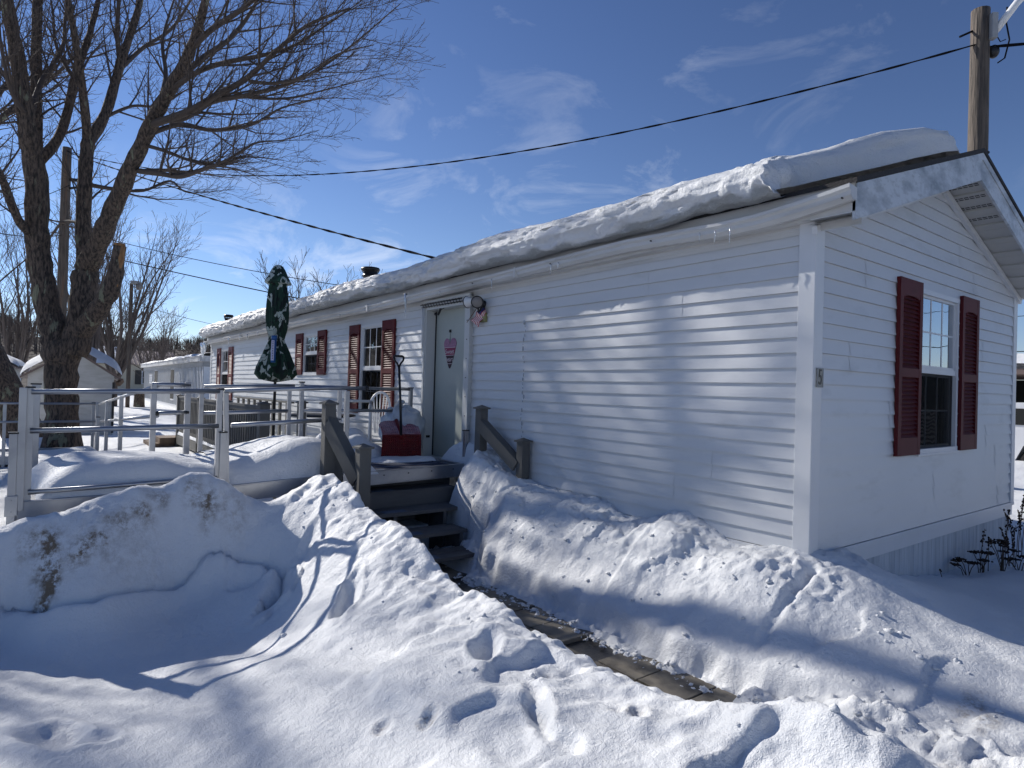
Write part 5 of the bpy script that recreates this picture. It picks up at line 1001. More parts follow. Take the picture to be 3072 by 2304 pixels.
LIMBS=[
 [(-13.07,-3.45,0.3,0.36),(-13.07,-3.45,0.43,0.3),(-13.09,-3.48,1.09,0.27),(-13.12,-3.53,1.79,0.28),(-13.06,-3.46,2.27,0.34)],
 [(-13.09,-3.5,2.12,0.27),(-13.25,-3.72,2.89,0.22),(-13.24,-3.89,3.83,0.2),(-13.16,-3.97,4.53,0.19),(-13.07,-4.03,5.59,0.17),(-12.93,-4.18,6.4,0.15),(-12.92,-4.35,7.58,0.12),(-12.78,-4.51,8.51,0.1),(-12.58,-4.6,9.75,0.06)],
 [(-13.27,-3.93,4.34,0.13),(-13.6,-3.9,5.38,0.12),(-13.92,-3.99,6.2,0.11),(-14.33,-4.06,7.67,0.1),(-14.7,-4.08,9.6,0.085),(-14.89,-4.03,11.34,0.05)],
 [(-13.19,-3.99,4.39,0.09),(-12.95,-4.18,4.46,0.08),(-12.7,-4.35,4.79,0.07),(-12.32,-4.52,5.18,0.06),(-12.04,-4.82,5.46,0.04)],
 [(-13.63,-3.94,5.94,0.1),(-13.99,-3.6,6.75,0.09),(-14.44,-3.39,8.12,0.08),(-14.78,-3.19,9.03,0.065),(-15.12,-2.99,10.23,0.05),(-15.38,-2.86,11.51,0.03)],
 [(-12.96,-3.34,2.09,0.25),(-12.97,-3.2,3.14,0.23),(-13.06,-3.17,3.79,0.22)],
 [(-13.09,-3.19,3.72,0.15),(-13.23,-3.23,4.68,0.14),(-13.32,-3.21,5.84,0.125),(-13.43,-3.19,6.45,0.12)],
 [(-13.43,-3.19,6.42,0.085),(-13.13,-3.31,7.28,0.075),(-12.87,-3.48,8.23,0.06),(-12.74,-3.65,9.02,0.05),(-12.55,-3.75,9.96,0.03)],
 [(-13.43,-3.19,6.42,0.11),(-13.69,-2.88,7.21,0.1),(-13.97,-2.62,8.48,0.085),(-14.31,-2.27,10.05,0.065),(-14.66,-2.08,11.68,0.04)],
 [(-13.98,-2.63,8.4,0.05),(-13.91,-2.71,9.16,0.045),(-13.87,-2.68,10.17,0.03)],
 [(-13.06,-3.17,3.79,0.2),(-12.52,-2.96,4.45,0.17),(-12.11,-2.77,5.06,0.15),(-11.55,-2.55,5.79,0.13),(-11.14,-2.35,6.38,0.12),(-10.73,-2.15,6.85,0.1),(-10.35,-1.99,7.27,0.09),(-10.01,-1.88,7.66,0.075),(-9.7,-1.81,8.14,0.06),(-9.37,-1.72,8.81,0.035)],
 [(-12.89,-3.25,2.54,0.2),(-12.31,-3.0,2.96,0.17),(-11.91,-2.8,3.44,0.14),(-11.72,-2.74,4.13,0.1)],
 [(-11.16,-2.37,6.31,0.07),(-10.19,-1.93,6.36,0.06),(-9.46,-1.63,6.49,0.052),(-8.86,-1.34,6.62,0.045),(-8.17,-1.1,6.85,0.035),(-7.46,-0.85,7.06,0.025),(-6.78,-0.45,7.18,0.012)],
 [(-11.04,-2.21,6.39,0.055),(-10.45,-1.94,6.33,0.05),(-9.73,-1.66,6.45,0.045),(-8.9,-1.23,6.42,0.035),(-8.06,-0.8,6.46,0.025),(-7.24,-0.39,6.7,0.016),(-6.24,0.09,7.2,0.006)],
 [(-11.23,-2.3,6.22,0.05),(-11.27,-1.86,6.49,0.045),(-11.33,-1.28,6.56,0.038),(-11.3,-0.59,6.85,0.03),(-11.32,0.03,7.39,0.02),(-11.09,0.82,7.74,0.012),(-10.84,1.48,7.83,0.005)],
 [(-11.64,-2.48,5.56,0.055),(-10.94,-2.22,5.39,0.05),(-10.28,-2.02,5.22,0.042),(-9.73,-1.8,5.24,0.035),(-9.03,-1.55,5.28,0.025),(-8.44,-1.27,5.46,0.016),(-7.86,-1.01,5.41,0.009),(-7.23,-0.68,5.46,0.004)],
 [(-11.64,-2.48,5.56,0.04),(-11.82,-2.07,5.72,0.035),(-11.95,-1.58,5.83,0.03),(-11.93,-1.07,6.06,0.022),(-11.94,-0.59,6.08,0.014),(-11.91,-0.06,6.01,0.005)],
 [(-11.43,-2.39,6.0,0.04),(-10.76,-2.17,5.76,0.034),(-10.16,-1.88,5.5,0.028),(-9.56,-1.58,5.33,0.022),(-8.95,-1.28,5.38,0.014),(-8.36,-0.84,5.27,0.005)],
 [(-13.14,-3.13,5.51,0.045),(-13.22,-2.74,5.54,0.038),(-13.19,-2.21,5.61,0.03),(-13.19,-1.72,5.92,0.024),(-13.16,-1.35,5.74,0.014),(-12.88,-0.5,5.94,0.005)],
 [(-10.5,-2.01,7.05,0.06),(-10.59,-1.64,7.58,0.05),(-10.62,-1.19,8.1,0.042),(-10.7,-0.82,8.78,0.034),(-10.81,-0.49,9.64,0.02)],
 [(-10.14,-1.88,7.52,0.055),(-9.4,-1.74,7.55,0.048),(-8.75,-1.54,7.58,0.04),(-8.11,-1.37,7.62,0.028),(-7.39,-1.09,7.75,0.015)],
 [(-10.73,-2.15,6.85,0.05),(-9.99,-1.84,7.01,0.045),(-9.37,-1.52,7.04,0.04),(-8.57,-1.14,6.97,0.03),(-7.97,-0.85,6.98,0.022),(-7.24,-0.56,7.13,0.013),(-6.52,-0.28,7.3,0.006)],
 [(-8.82,-1.29,6.59,0.03),(-8.37,-1.03,6.47,0.026),(-7.66,-0.76,6.41,0.02),(-7.08,-0.51,6.59,0.014),(-6.46,-0.2,6.59,0.006)],
 [(-9.29,-1.41,6.53,0.03),(-9.28,-1.07,6.54,0.026),(-9.23,-0.51,6.69,0.02),(-9.18,0.04,6.97,0.014),(-9.05,0.7,7.31,0.008),(-8.85,1.28,7.58,0.004)],
 [(-13.68,-2.88,7.13,0.04),(-13.93,-2.38,7.59,0.033),(-14.12,-1.82,7.83,0.025),(-14.18,-1.25,8.41,0.016),(-14.11,-0.66,8.7,0.007)],
 [(-12.91,-4.15,6.51,0.05),(-12.47,-4.41,6.77,0.04),(-12.08,-4.58,7.5,0.03),(-11.69,-4.73,8.23,0.02)],
 [(-13.97,-2.61,8.36,0.05),(-14.25,-2.17,9.08,0.042),(-14.35,-1.65,9.7,0.034),(-14.53,-1.25,10.56,0.024),(-14.76,-0.9,11.63,0.012)],
 [(-14.44,-3.39,8.0,0.045),(-15.19,-3.72,8.93,0.035),(-15.74,-3.8,9.94,0.025),(-16.35,-3.96,11.14,0.012)],
 [(-10.97,-2.29,6.62,0.045),(-11.57,-2.1,7.46,0.038),(-12.18,-2.09,8.33,0.03),(-12.55,-1.92,9.21,0.022),(-12.81,-1.63,10.32,0.012)],
 [(-13.27,-3.29,4.75,0.035),(-14.22,-3.54,4.89,0.03),(-15.15,-3.76,4.61,0.02)],
 [(-13.01,-4.13,6.55,0.06),(-13.76,-3.97,7.56,0.05),(-14.25,-3.64,8.53,0.04),(-14.82,-3.58,9.61,0.03),(-15.39,-3.35,11.07,0.015)],
]

maple = thing('maple_tree', 'big bare maple with three lichen-spotted stems behind the ramp', 'tree', (-13.07, -3.45, .3))
cfg = dict(seg=(.4, .35, .22, .14), wig=(.05, .09, .12, .14), up=.9, rmin=.0028, max=3, gap=(0, .215, .14, .12), len=(0, 1.5, .62, .25), ang=(24, 50))
tr = MB(); cr = TB(); rg = random.Random(21)
for i, lm in enumerate(LIMBS):
    sm = smoothpoly(lm, 5)
    if max(p[3] for p in lm) > .075:
        rr2 = random.Random(i); nn = 16 if lm[0][3] > .15 else 10
        pts = [Vector(p[:3])+Vector((rr2.uniform(-1, 1), rr2.uniform(-1, 1), 0))*p[3]*.05 for p in sm]
        b0 = len(tr.v); tr.tube(pts, [p[3]*(1+.06*math.sin(k*1.9+i)) for k, p in enumerate(sm)], nn)
        for k in range(len(pts)):                       # ridged, lumpy bark outline
            for j in range(nn):
                v = Vector(tr.v[b0+k*nn+j]); c_ = pts[k]; a = 1+.07*math.sin(j*2*math.pi/nn*5+k*.5)+.05*rr2.uniform(-1, 1); tr.v[b0+k*nn+j] = tuple(c_+(v-c_)*a)
    else: cr.tube([p[:3] for p in sm], [p[3] for p in sm], 6)
    if i in (0, 5, 11): continue
    along(cr, lm, rg, cfg, 1, .45 if lm[0][3] > .15 else (.25 if lm[0][3] > .1 else .12))
# root flare
tr.tube([(-13.07, -3.45, -.1), (-13.07, -3.45, .25), (-13.07, -3.45, .6)], [.46, .36, .29], 16)
o = tr.build('trunk', 'bark', maple); cr.build('crown', 'twig', maple)
M['rawwood'] = mat('split_raw_wood', (0.36, 0.19, 0.08), 0.85, var=(14, (0.20, 0.10, 0.045), .45, .65), stretch=(1, 1, .2))
st_ = LIMBS[11]; p1, p2 = Vector(st_[3][:3]), Vector(st_[2][:3]); sdv = Vector((.55, .30, 0)).normalized()
b = MB(); b.tube([p1+sdv*.07+Vector((0, 0, .03)), p1.lerp(p2, .35)+sdv*.085, p1.lerp(p2, .75)+sdv*.10, p1.lerp(p2, 1.1)+sdv*.12], [.055, .06, .045, .012], 8); b.tube([p1+Vector((0, 0, -.02)), p1+Vector((0, 0, .035))], [.098, .092], 14); b.build('sawn_face', 'rawwood', o)
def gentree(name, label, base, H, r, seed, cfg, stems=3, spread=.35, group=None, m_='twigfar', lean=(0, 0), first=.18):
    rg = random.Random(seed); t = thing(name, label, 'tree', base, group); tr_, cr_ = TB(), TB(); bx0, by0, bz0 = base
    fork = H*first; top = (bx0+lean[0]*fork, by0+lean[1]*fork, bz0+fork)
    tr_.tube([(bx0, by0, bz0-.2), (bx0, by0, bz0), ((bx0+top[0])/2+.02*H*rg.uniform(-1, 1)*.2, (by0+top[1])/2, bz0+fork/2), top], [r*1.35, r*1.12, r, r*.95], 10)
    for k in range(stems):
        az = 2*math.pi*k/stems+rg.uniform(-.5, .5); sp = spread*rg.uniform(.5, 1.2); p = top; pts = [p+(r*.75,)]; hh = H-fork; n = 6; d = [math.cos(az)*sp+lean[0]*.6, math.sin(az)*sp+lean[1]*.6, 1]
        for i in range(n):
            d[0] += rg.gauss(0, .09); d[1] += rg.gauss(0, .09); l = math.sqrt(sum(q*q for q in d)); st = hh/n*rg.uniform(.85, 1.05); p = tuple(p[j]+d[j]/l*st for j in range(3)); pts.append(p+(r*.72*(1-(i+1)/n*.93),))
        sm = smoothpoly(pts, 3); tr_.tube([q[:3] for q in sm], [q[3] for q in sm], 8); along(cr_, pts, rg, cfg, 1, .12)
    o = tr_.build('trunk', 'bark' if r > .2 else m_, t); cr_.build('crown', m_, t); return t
cfgL = dict(seg=(.6, .5, .3, .2), wig=(.05, .09, .12, .14), up=.9, rmin=.004, max=3, gap=(0, .34, .24, .2), len=(0, 3.4, 1.2, .45), ang=(28, 60))
gentree('maple_tree', 'thick leaning maple trunk at the left edge beyond the ramp', (-17.9, -4.0, .1), 13.5, .40, 31, cfgL, stems=3, spread=.42, m_='twig', lean=(-.30, -.42), first=.28)
cfgO = dict(cfgL, max=2, rmin=.006, gap=(0, .34, .20, .2))
gentree('maple_tree', 'bare maple out beyond the left edge that dapples the snow banks', (-14.5, -9.6, .2), 13.0, .26, 57, cfgO, stems=5, spread=.6, m_='twig', first=.2)
gentree('maple_tree', 'second bare maple beyond the left edge, standing nearer the trailers', (-20.5, -8.6, .1), 15.0, .28, 58, cfgO, stems=4, spread=.6, m_='twig', first=.2)
cfgB = dict(seg=(.8, .7, .45, .3), wig=(.03, .05, .08, .1), up=1.9, rmin=.0075, max=3, gap=(0, .5, .32, .28), len=(0, 2.8, 1.2, .55), ang=(20, 40))
gentree('bare_tree', 'broad bare tree right behind the maple stems', (-41.5, .1, 0), 11.4, .17, 5, cfgB, stems=9, spread=.30, group=None, first=.12)
gentree('bare_tree', 'pale bare tree left behind the maple trunk', (-43.5, -4.4, 0), 10.0, .16, 6, cfgB, stems=6, spread=.34, first=.1)
gentree('bare_tree', 'dark forked bare tree close behind the white shed', (-30.0, -1.9, 0), 7.6, .17, 7, cfgB, stems=5, spread=.25, first=.2)
cfgC = dict(seg=(.8, .6, .45), wig=(.05, .07, .1), up=1.1, rmin=.012, max=2, gap=(0, .30, .22), len=(0, 2.5, 1.0), ang=(18, 42))
gentree('bare_tree', 'small bushy bare tree right of the thin lamp pole', (-62.0, 5.2, 0), 8.0, .14, 8, cfgC, stems=6, spread=.42, first=.06)
gentree('bare_tree', 'tall bare treetop left above the roof beside the umbrella', (-41.0, 10.6, 0), 9.6, .17, 9, cfgC, stems=6, spread=.35, first=.2)
gentree('bare_tree', 'bare treetop above the roof left of the round vent', (-40.5, 13.6, 0), 9.3, .16, 10, cfgC, stems=6, spread=.35, first=.2)
gentree('bare_tree', 'bare tree in the gap at the right edge behind the home', (-13.5, 44.0, 0), 12.5, .25, 12, cfgC, stems=6, spread=.45, first=.15)
gentree('bare_tree', 'lone tiny bare tree on the hill crest above the neighbour roof', (-190.0, 37.0, 7.6), 7.0, .14, 13, cfgC, stems=5, spread=.4, first=.1)
# ------------------------------------------------------------------ wooded hill
hp = [(-90, 19), (-40, 21), (-16, 18), (-8, 17.5), (0, 18.5), (8, 14.0), (13, 15.5), (20, 10.5), (30, 8.5), (60, 8), (90, 7)]   # degrees right of the left frame edge, crest height
a_ = np.linspace(-80, 100, 181); d_ = np.array([95, 120, 145, 170, 195, 215, 240, 300]); A2, D2 = np.meshgrid(a_, d_, indexing='ij')
base_az = math.atan2(-.793*math.cos(.68)-.609*math.sin(.68), .609*math.cos(.68)-.793*math.sin(.68))       # azimuth of the left frame edge
crest = np.interp(A2, [p[0] for p in hp], [p[1] for p in hp])-4.0
hz = crest*sst(95, 215, D2)*np.where(D2 > 230, .6, 1)+1.2*fbm(A2, D2*.1, .35, 201, 3)*sst(100, 150, D2)-.5*(D2 < 100)
HX = 2.1+D2*np.sin(base_az+np.radians(A2)); HY = -4.07+D2*np.cos(base_az+np.radians(A2))
M['hill'] = mat('leafless_hillside', (0.055, 0.042, 0.034), 1.0, var=(.12, (.10, .085, .075), .45, .7), bump=((.5, 1, 1.5),))
hill = gridmesh('hills', HX, HY, hz, 'hill'); hill['kind'] = 'structure'
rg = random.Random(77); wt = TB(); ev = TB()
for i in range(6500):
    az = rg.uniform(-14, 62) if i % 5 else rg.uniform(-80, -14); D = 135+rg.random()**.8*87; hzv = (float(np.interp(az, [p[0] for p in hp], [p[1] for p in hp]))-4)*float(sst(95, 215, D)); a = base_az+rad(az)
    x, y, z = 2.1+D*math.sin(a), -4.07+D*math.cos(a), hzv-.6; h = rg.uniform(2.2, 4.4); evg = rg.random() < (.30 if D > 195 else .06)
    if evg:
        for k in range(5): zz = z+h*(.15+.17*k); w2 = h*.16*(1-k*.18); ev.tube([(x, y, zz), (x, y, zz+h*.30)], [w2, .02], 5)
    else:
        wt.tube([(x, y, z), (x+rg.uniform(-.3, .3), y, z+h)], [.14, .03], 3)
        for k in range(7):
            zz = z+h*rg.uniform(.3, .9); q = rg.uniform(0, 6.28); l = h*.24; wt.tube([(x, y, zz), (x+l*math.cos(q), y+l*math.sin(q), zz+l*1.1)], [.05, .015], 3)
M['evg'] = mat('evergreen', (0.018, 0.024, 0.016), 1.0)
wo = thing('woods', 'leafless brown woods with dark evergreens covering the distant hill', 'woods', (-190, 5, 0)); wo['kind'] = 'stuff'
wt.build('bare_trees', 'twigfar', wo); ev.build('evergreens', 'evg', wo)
# ------------------------------------------------------------------ background buildings
def obox(b, o, u, L, D, z0, z1, off=0):       # oriented box: origin o (2d), direction u (2d), length L, depth D to the left of u
    u = Vector((u[0], u[1], 0)).normalized(); n = Vector((-u.y, u.x, 0)); c = Vector((o[0], o[1], 0))+u*L/2+n*(D/2+off); m = Matrix((u, n, Vector((0, 0, 1)))).transposed(); return b.box((c.x, c.y, (z0+z1)/2), (L, D, z1-z0), mtx=m)
# white trailer further along the row
t = thing('mobile_home', 'pale blue-white trailer with grey fascia beyond the far end of the home', 'house', (-30.6, 2.62, 0))
F_, N_ = (-55.2, 3.38), (-30.58, 2.62); u = Vector((N_[0]-F_[0], N_[1]-F_[1], 0)).normalized(); Lh = 24.63
b = MB(); obox(b, F_, u, Lh, 4.0, .25, 2.72); wl_ = b.build('wall', 'neigh', t)
b = MB()
for i in range(62): b.bar(Vector((F_[0], F_[1], 0))+u*(.2+i*.4)+Vector((0, -.012, .27)), Vector((F_[0], F_[1], 0))+u*(.2+i*.4)+Vector((0, -.012, 2.36)), .012, .03)
b.build('board_grooves', 'neighg', wl_)
b = MB(); obox(b, F_, u, Lh+.05, 4.2, 2.36, 2.60, -.05); b.build('frieze', 'neighg', t)
b = MB(); obox(b, (F_[0]-.2, F_[1]), u, Lh+.5, 4.6, 2.60, 2.86, -.22); b.build('eave', 'gutter', t)
b = MB(); obox(b, F_, u, Lh, 3.9, -.2, .25, .05); b.build('skirting', 'trim', t)
for x0, x1, z0, z1 in ((-40.5, -39.4, .5, 2.35), (-48.2, -46.8, .9, 2.35)):
    y = F_[1]+(x0-F_[0])*u.y/u.x-.03; b = MB(); b.bx(x0, x1, y-.03, y+.05, z0, z1); f_ = b.build('window', 'trim', t)
    b = MB(); b.bx(x0+.08, (x0+x1)/2-.03, y-.05, y-.03, z0+.08, z1-.06); b.bx((x0+x1)/2+.03, x1-.08, y-.05, y-.03, z0+.08, z1-.06); b.build('pane', 'dark', f_)
y = F_[1]+(-50.3-F_[0])*u.y/u.x-.04; b = MB(); b.bx(-51.0, -49.5, y-.02, y+.02, 1.35, 2.1); vt = b.build('wall_vent', 'neighg', t); b = MB()
for i in range(5): b.bx(-50.9, -49.6, y-.035, y-.021, 1.42+i*.135, 1.48+i*.135)
b.build('vent_louvres', 'neigh', vt)
xs = np.linspace(-.2, Lh+.3, 120); ys = np.linspace(-.28, 4.3, 16); X, Y = np.meshgrid(xs, ys, indexing='ij'); h = .16*edge(Y+.28, .2)*edge(4.3-Y, .2)*(.75+.5*vn(X, Y, .7, 301))+.03*vn(X, Y, 3, 303)
o = gridmesh('roof_snow', F_[0]+X*u.x-Y*u.y, F_[1]+X*u.y+Y*u.x, 2.865+h+.12*np.minimum(Y, 4-Y)*.5, 'rsnow'); tag(o, 'thin uneven snow on the flat roof of the pale trailer', 'roof snow')
# white shed with a deep snow cap
def shed(name, label, A, B, depth, z0, ze, za, wallm, snow_h, snowlab, apex=.5, back=(-.993, .06)):
    A, B = Vector((A[0], A[1], 0)), Vector((B[0], B[1], 0)); bk = Vector((back[0], back[1], 0))*depth; C_ = A.lerp(B, apex); t = thing(name, label, 'shed', (A.x, A.y, z0)); z = lambda p, h: (p.x, p.y, h); b = MB()
    b.poly([z(A, z0), z(B, z0), z(B, ze), z(C_, za), z(A, ze)]); b.poly([z(B, z0), z(B+bk, z0), z(B+bk, ze), z(B, ze)]); b.poly([z(A, z0), z(A+bk, z0), z(A+bk, ze), z(A, ze)]); b.poly([z(A+bk, z0), z(B+bk, z0), z(B+bk, ze), z(C_+bk, za), z(A+bk, ze)]); b.build('wall', wallm, t)
    w_ = (B-A).normalized(); fw = -Vector((back[0], back[1], 0))*.16; sl = (za-ze)/((C_-A).length); ov = .22; b = MB()
    for s, P_ in ((-1, A), (1, B)):
        E_ = P_+w_*s*ov; he = ze-sl*ov; a, c, d, e_ = z(E_+fw, he), z(C_+fw, za), z(C_+bk-fw, za), z(E_+bk-fw, he); b.poly([a, c, d, e_]); b.poly([(p[0], p[1], p[2]+.06) for p in (a, c, d, e_)]); b.poly([a, c, (c[0], c[1], c[2]+.06), (a[0], a[1], a[2]+.06)]); b.poly([a, e_, (e_[0], e_[1], e_[2]+.06), (a[0], a[1], a[2]+.06)])
    b.build('roof', 'metalroof', t)
    Wd = (B-A).length+2*ov; n = 40; k = 14; us = np.linspace(0, 1, n); vs = np.linspace(0, 1, k); X, Y = np.meshgrid(us, vs, indexing='ij'); s_ = X*Wd-ov; c_ = (C_-A).length
    zr_ = za-sl*np.abs(s_-c_)+.065; hh = snow_h*edge(X*Wd+.02, .3)*edge((1-X)*Wd+.02, .3)*edge(Y*(depth+.3)+.01, .25)*(1+.12*vn(X*Wd, Y*3, 1.2, 311))
    px = A.x+w_.x*s_+fw.x+(bk.x-2*fw.x)*Y; py = A.y+w_.y*s_+fw.y+(bk.y-2*fw.y)*Y
    o = gridmesh('roof_snow', px, py, zr_+hh, 'rsnow'); tag(o, snowlab, 'roof snow'); return t
t = shed('garden_shed', 'weathered white gabled shed behind the big maple trunk', (-20.95, -4.0), (-19.43, -2.02), 3.2, -.1, 1.72, 2.42, 'shedw', .34, 'deep rounded snow cap on the white shed', apex=.52)
b = MB(); b.bar((-19.36, -1.93, 1.50), (-19.5, -1.82, 1.62), .10, .12); b.build('rafter_end', 'oldwood', t)
b = MB(); b.bx(-19.46, -19.40, -2.06, -2.0, .1, 1.55); b.build('corner_board', 'black', t)
t = shed('garden_shed', 'white shed cut off by the left edge of the photo', (-31.2, -8.0), (-28.45, -4.42), 4.0, -.1, 2.0, 2.9, 'shedw', .25, 'snow layer on the shed at the left edge', apex=.5)
b = MB(); b.bx(-28.50, -28.40, -4.62, -4.52, 1.62, 1.86); b.build('vent_hole', 'dark', t)
# beige house
t = thing('beige_house', 'beige sided house with brown metal roof behind the thin pole', 'house', (-75, 4, 0))
b = MB(); b.bx(-86, -75.2, .5, 9.0, -.2, 3.25); b.build('wall', 'beige', t); b = MB(); n = 26
for i in range(n):
    y0 = .1+i*9.3/n; y1 = y0+9.3/n; b.poly([(-74.9, y0, 3.2), (-74.9, y1, 3.2), (-80, y1, 4.9), (-80, y0, 4.9)]); b.bar((-74.88, y0, 3.23), (-80, y0, 4.93), .05, .06)
b.build('roof', 'metalroof', t)
b = MB(); b.bx(-75.24, -75.14, 5.75, 7.1, 1.2, 2.6); f_ = b.build('window', 'trim', t); b = MB(); b.bx(-75.14, -75.12, 5.85, 7.0, 1.28, 1.86); b.bx(-75.14, -75.12, 5.85, 7.0, 1.92, 2.5); b.build('pane', 'screenp', f_) if 'screenp' in M else b.build('pane', 'curtain', f_)
b = MB(); b.bx(-75.2, -75.12, 5.15, 5.7, 1.15, 2.65); b.build('shutter', 'black', t)
xs = np.linspace(.1, 4.0, 20); ys = np.linspace(0, 1, 12); X, Y = np.meshgrid(xs, ys, indexing='ij'); o = gridmesh('roof_snow', -74.85-5.1*Y, X, 3.24+1.7*Y+.28*edge(X-.1, .4)*edge(4.0-X+.6*vn(X, Y*4, 1, 7), .5)*edge(Y, .15), 'rsnow'); tag(o, 'snow patch left on the brown metal roof of the beige house', 'roof snow')
# building and white vehicle in the gap at the right edge
t = thing('carport', 'dark open carport with deep roof snow at the right edge', 'carport', (-4.5, 22, 0))
b = MB(); b.bx(-9.5, 3, 21.2, 27, 2.62, 2.80); b.build('roof', 'metalroof', t); b = MB(); b.bx(-9.5, 3, 26.8, 27, 0, 2.6); b.bx(-9.5, -9.3, 21.2, 27, 0, 2.6); b.build('wall', 'dark', t)
for x in (-9.0, -3.25, 2.8): b = MB(); b.bx(x-.06, x+.06, 21.3, 21.42, 0, 2.62); b.build('post', 'neigh', t)
xs = np.linspace(-9.6, 3.1, 60); ys = np.linspace(21.1, 27.1, 24); X, Y = np.meshgrid(xs, ys, indexing='ij'); o = gridmesh('roof_snow', X, Y, 2.80+.52*edge(Y-21.08, .35)*edge(27.12-Y, .3)*edge(X+9.62, .3)*edge(3.12-X, .3)*(1+.1*vn(X, Y, 1.1, 321)), 'rsnow'); tag(o, 'deep snow slab on the carport roof at the right edge', 'roof snow')
b = MB(); b.bx(-9.5, 3, 28.5, 28.8, 3.3, 3.42); tag(b.build('roof_ridge', 'metalroof'), 'thin brown roof ridge above the carport snow', 'roof')
# pickup with a cap, mostly hidden behind the home
t = thing('pickup_truck', 'white pickup with a window cap parked at the right edge', 'pickup truck', (-1.0, 14.2, 0)); x0, x1, y0, y1 = -2.9, 2.6, 13.3, 15.2
def prism(b, outline, ya, yb, inset=0):
    n = len(outline); A = [(x, ya, z) for x, z in outline]; B_ = [(x, yb, z) for x, z in outline]; b.poly(A); b.poly(B_[::-1])
    for i in range(n): b.poly([A[i], A[(i+1) % n], B_[(i+1) % n], B_[i]])
b = MB(); prism(b, [(x0, .45), (x0, 1.12), (-.9, 1.14), (1.5, 1.14), (2.5, 1.05), (x1, .85), (x1, .45), (2.2, .40), (2.1, .75), (1.5, .75), (1.35, .40), (-1.35, .40), (-1.5, .75), (-2.1, .75), (-2.25, .40)], y0, y1); b.build('body', 'paintw', t, bevel=.03)
b = MB(); prism(b, [(x0+.03, 1.12), (x0+.22, 1.68), (-.8, 1.74), (.45, 1.76), (1.35, 1.14)], y0+.06, y1-.06); cb = b.build('cab', 'paintw', t, bevel=.03)
b = MB(); b.bx(x0+.30, -.95, y0+.04, y0+.055, 1.20, 1.56); b.bx(-.75, .0, y0+.04, y0+.055, 1.20, 1.60); b.poly([(.08, y0+.045, 1.2), (1.05, y0+.045, 1.2), (.45, y0+.045, 1.6), (.08, y0+.045, 1.6)]); b.build('side_windows', 'dark', cb)
for wx in (-1.8, 1.8):
    for wy in (y0+.1, y1-.1): b = MB(); b.cyl((wx, wy-.1, .36), (wx, wy+.1, .36), .36, 28); wh = b.build('wheel', 'tyre', t); b = MB(); b.cyl((wx, wy-.11, .36), (wx, wy+.11, .36), .2, 20); b.build('rim', 'alu', wh)
# ------------------------------------------------------------------ poles and wires
def upole(name, label, x, y, z0, z1, r, m_='pole', lean=(0, 0), cat='utility pole'):
    t = thing(name, label, cat, (x, y, z0)); b = MB(); n = 14; k = 16; rr_ = random.Random(int(x*10)); pts = [(x+lean[0]*i/k, y+lean[1]*i/k, z0+(z1-z0)*i/k) for i in range(k+1)]; b.tube(pts, [r*(1.12-.2*i/k)*(1+.012*rr_.uniform(-1, 1)) for i in range(k+1)], n)
    b.build('shaft', m_, t); return t
t = upole('utility_pole', 'weathered wooden pole rising behind the gable with a white lamp arm', -1.50, 8.05, 0, 8.02, .142, lean=(0.0, .0)); px_, py_ = -1.5, 8.05
dr_ = Vector((.61, .79, 0)); tw = Vector((.79, -.61, 0)); c = Vector((px_, py_, 0))
b = MB(); b.box(c+dr_*.10+tw*.14+Vector((0, 0, 7.68)), (.09, .11, .40), rz=math.atan2(dr_.y, dr_.x)); br = b.build('lamp_bracket', 'neighg', t)
b = MB(); b.tube([c+dr_*.15+tw*.14+Vector((0, 0, 7.62)), c+dr_*.42+tw*.2+Vector((0, 0, 8.02)), c+dr_*1.3+tw*.45+Vector((0, 0, 9.14)), c+dr_*1.8+tw*.6+Vector((0, 0, 9.44))], .055, 12); b.build('lamp_arm', 'white', t)
b = MB(); b.box(c+dr_*2.1+tw*.65+Vector((0, 0, 9.46)), (.6, .25, .14), rz=math.atan2(dr_.y, dr_.x)); b.build('lamp_head', 'neighg', t, bevel=.03)
b = MB(); b.sphere(c+dr_*.18+tw*.06+Vector((0, 0, 7.32)), .09, 16, 10, (.9, .8, 1.2)); b.build('wire_clamp', 'black', t)
b = MB(); b.tube([c+dr_*.32+tw*.14+Vector((0, 0, 8.0)), c+dr_*.33+tw*.12+Vector((0, 0, 7.75)), c+dr_*.40+tw*.1+Vector((0, 0, 7.5)), c+dr_*.33+tw*.1+Vector((0, 0, 7.2)), c+dr_*.22+tw*.1+Vector((0, 0, 7.12))], .012, 6); b.tube([c+dr_*.1+tw*.16+Vector((0, 0, 7.6)), c+dr_*.24+tw*.12+Vector((0, 0, 7.45)), c+dr_*.34+tw*.1+Vector((0, 0, 7.5))], .008, 5); b.tube([c-dr_*.12+Vector((0, 0, 7.68)), c-dr_*.33+Vector((0, 0, 7.58))], .018, 6); b.build('loose_cable', 'wire', t)
b = MB(); b.cyl(c+tw*.14+dr_*.05+Vector((0, 0, 5.65)), c+tw*.165+dr_*.05+Vector((0, 0, 5.65)), .025, 10); b.build('bolt', 'black', t)
t = upole('utility_pole', 'dark utility pole standing between the maple stems', -28.5, -3.0, 0, 10.7, .17)
b = MB(); b.bar((-28.45, -2.9, 9.45), (-27.8, -2.35, 9.35), .10, .12); b.bar((-28.45, -2.9, 9.1), (-27.95, -2.45, 9.15), .06, .08); b.cyl((-27.8, -2.4, 9.3), (-27.7, -2.2, 9.32), .07, 8); b.build('insulator_arm', 'blackm', t)
t = upole('lamp_pole', 'thin wooden pole with a small lamp left of the pale trailer', -39.7, .59, 0, 7.1, .10, cat='lamp pole')
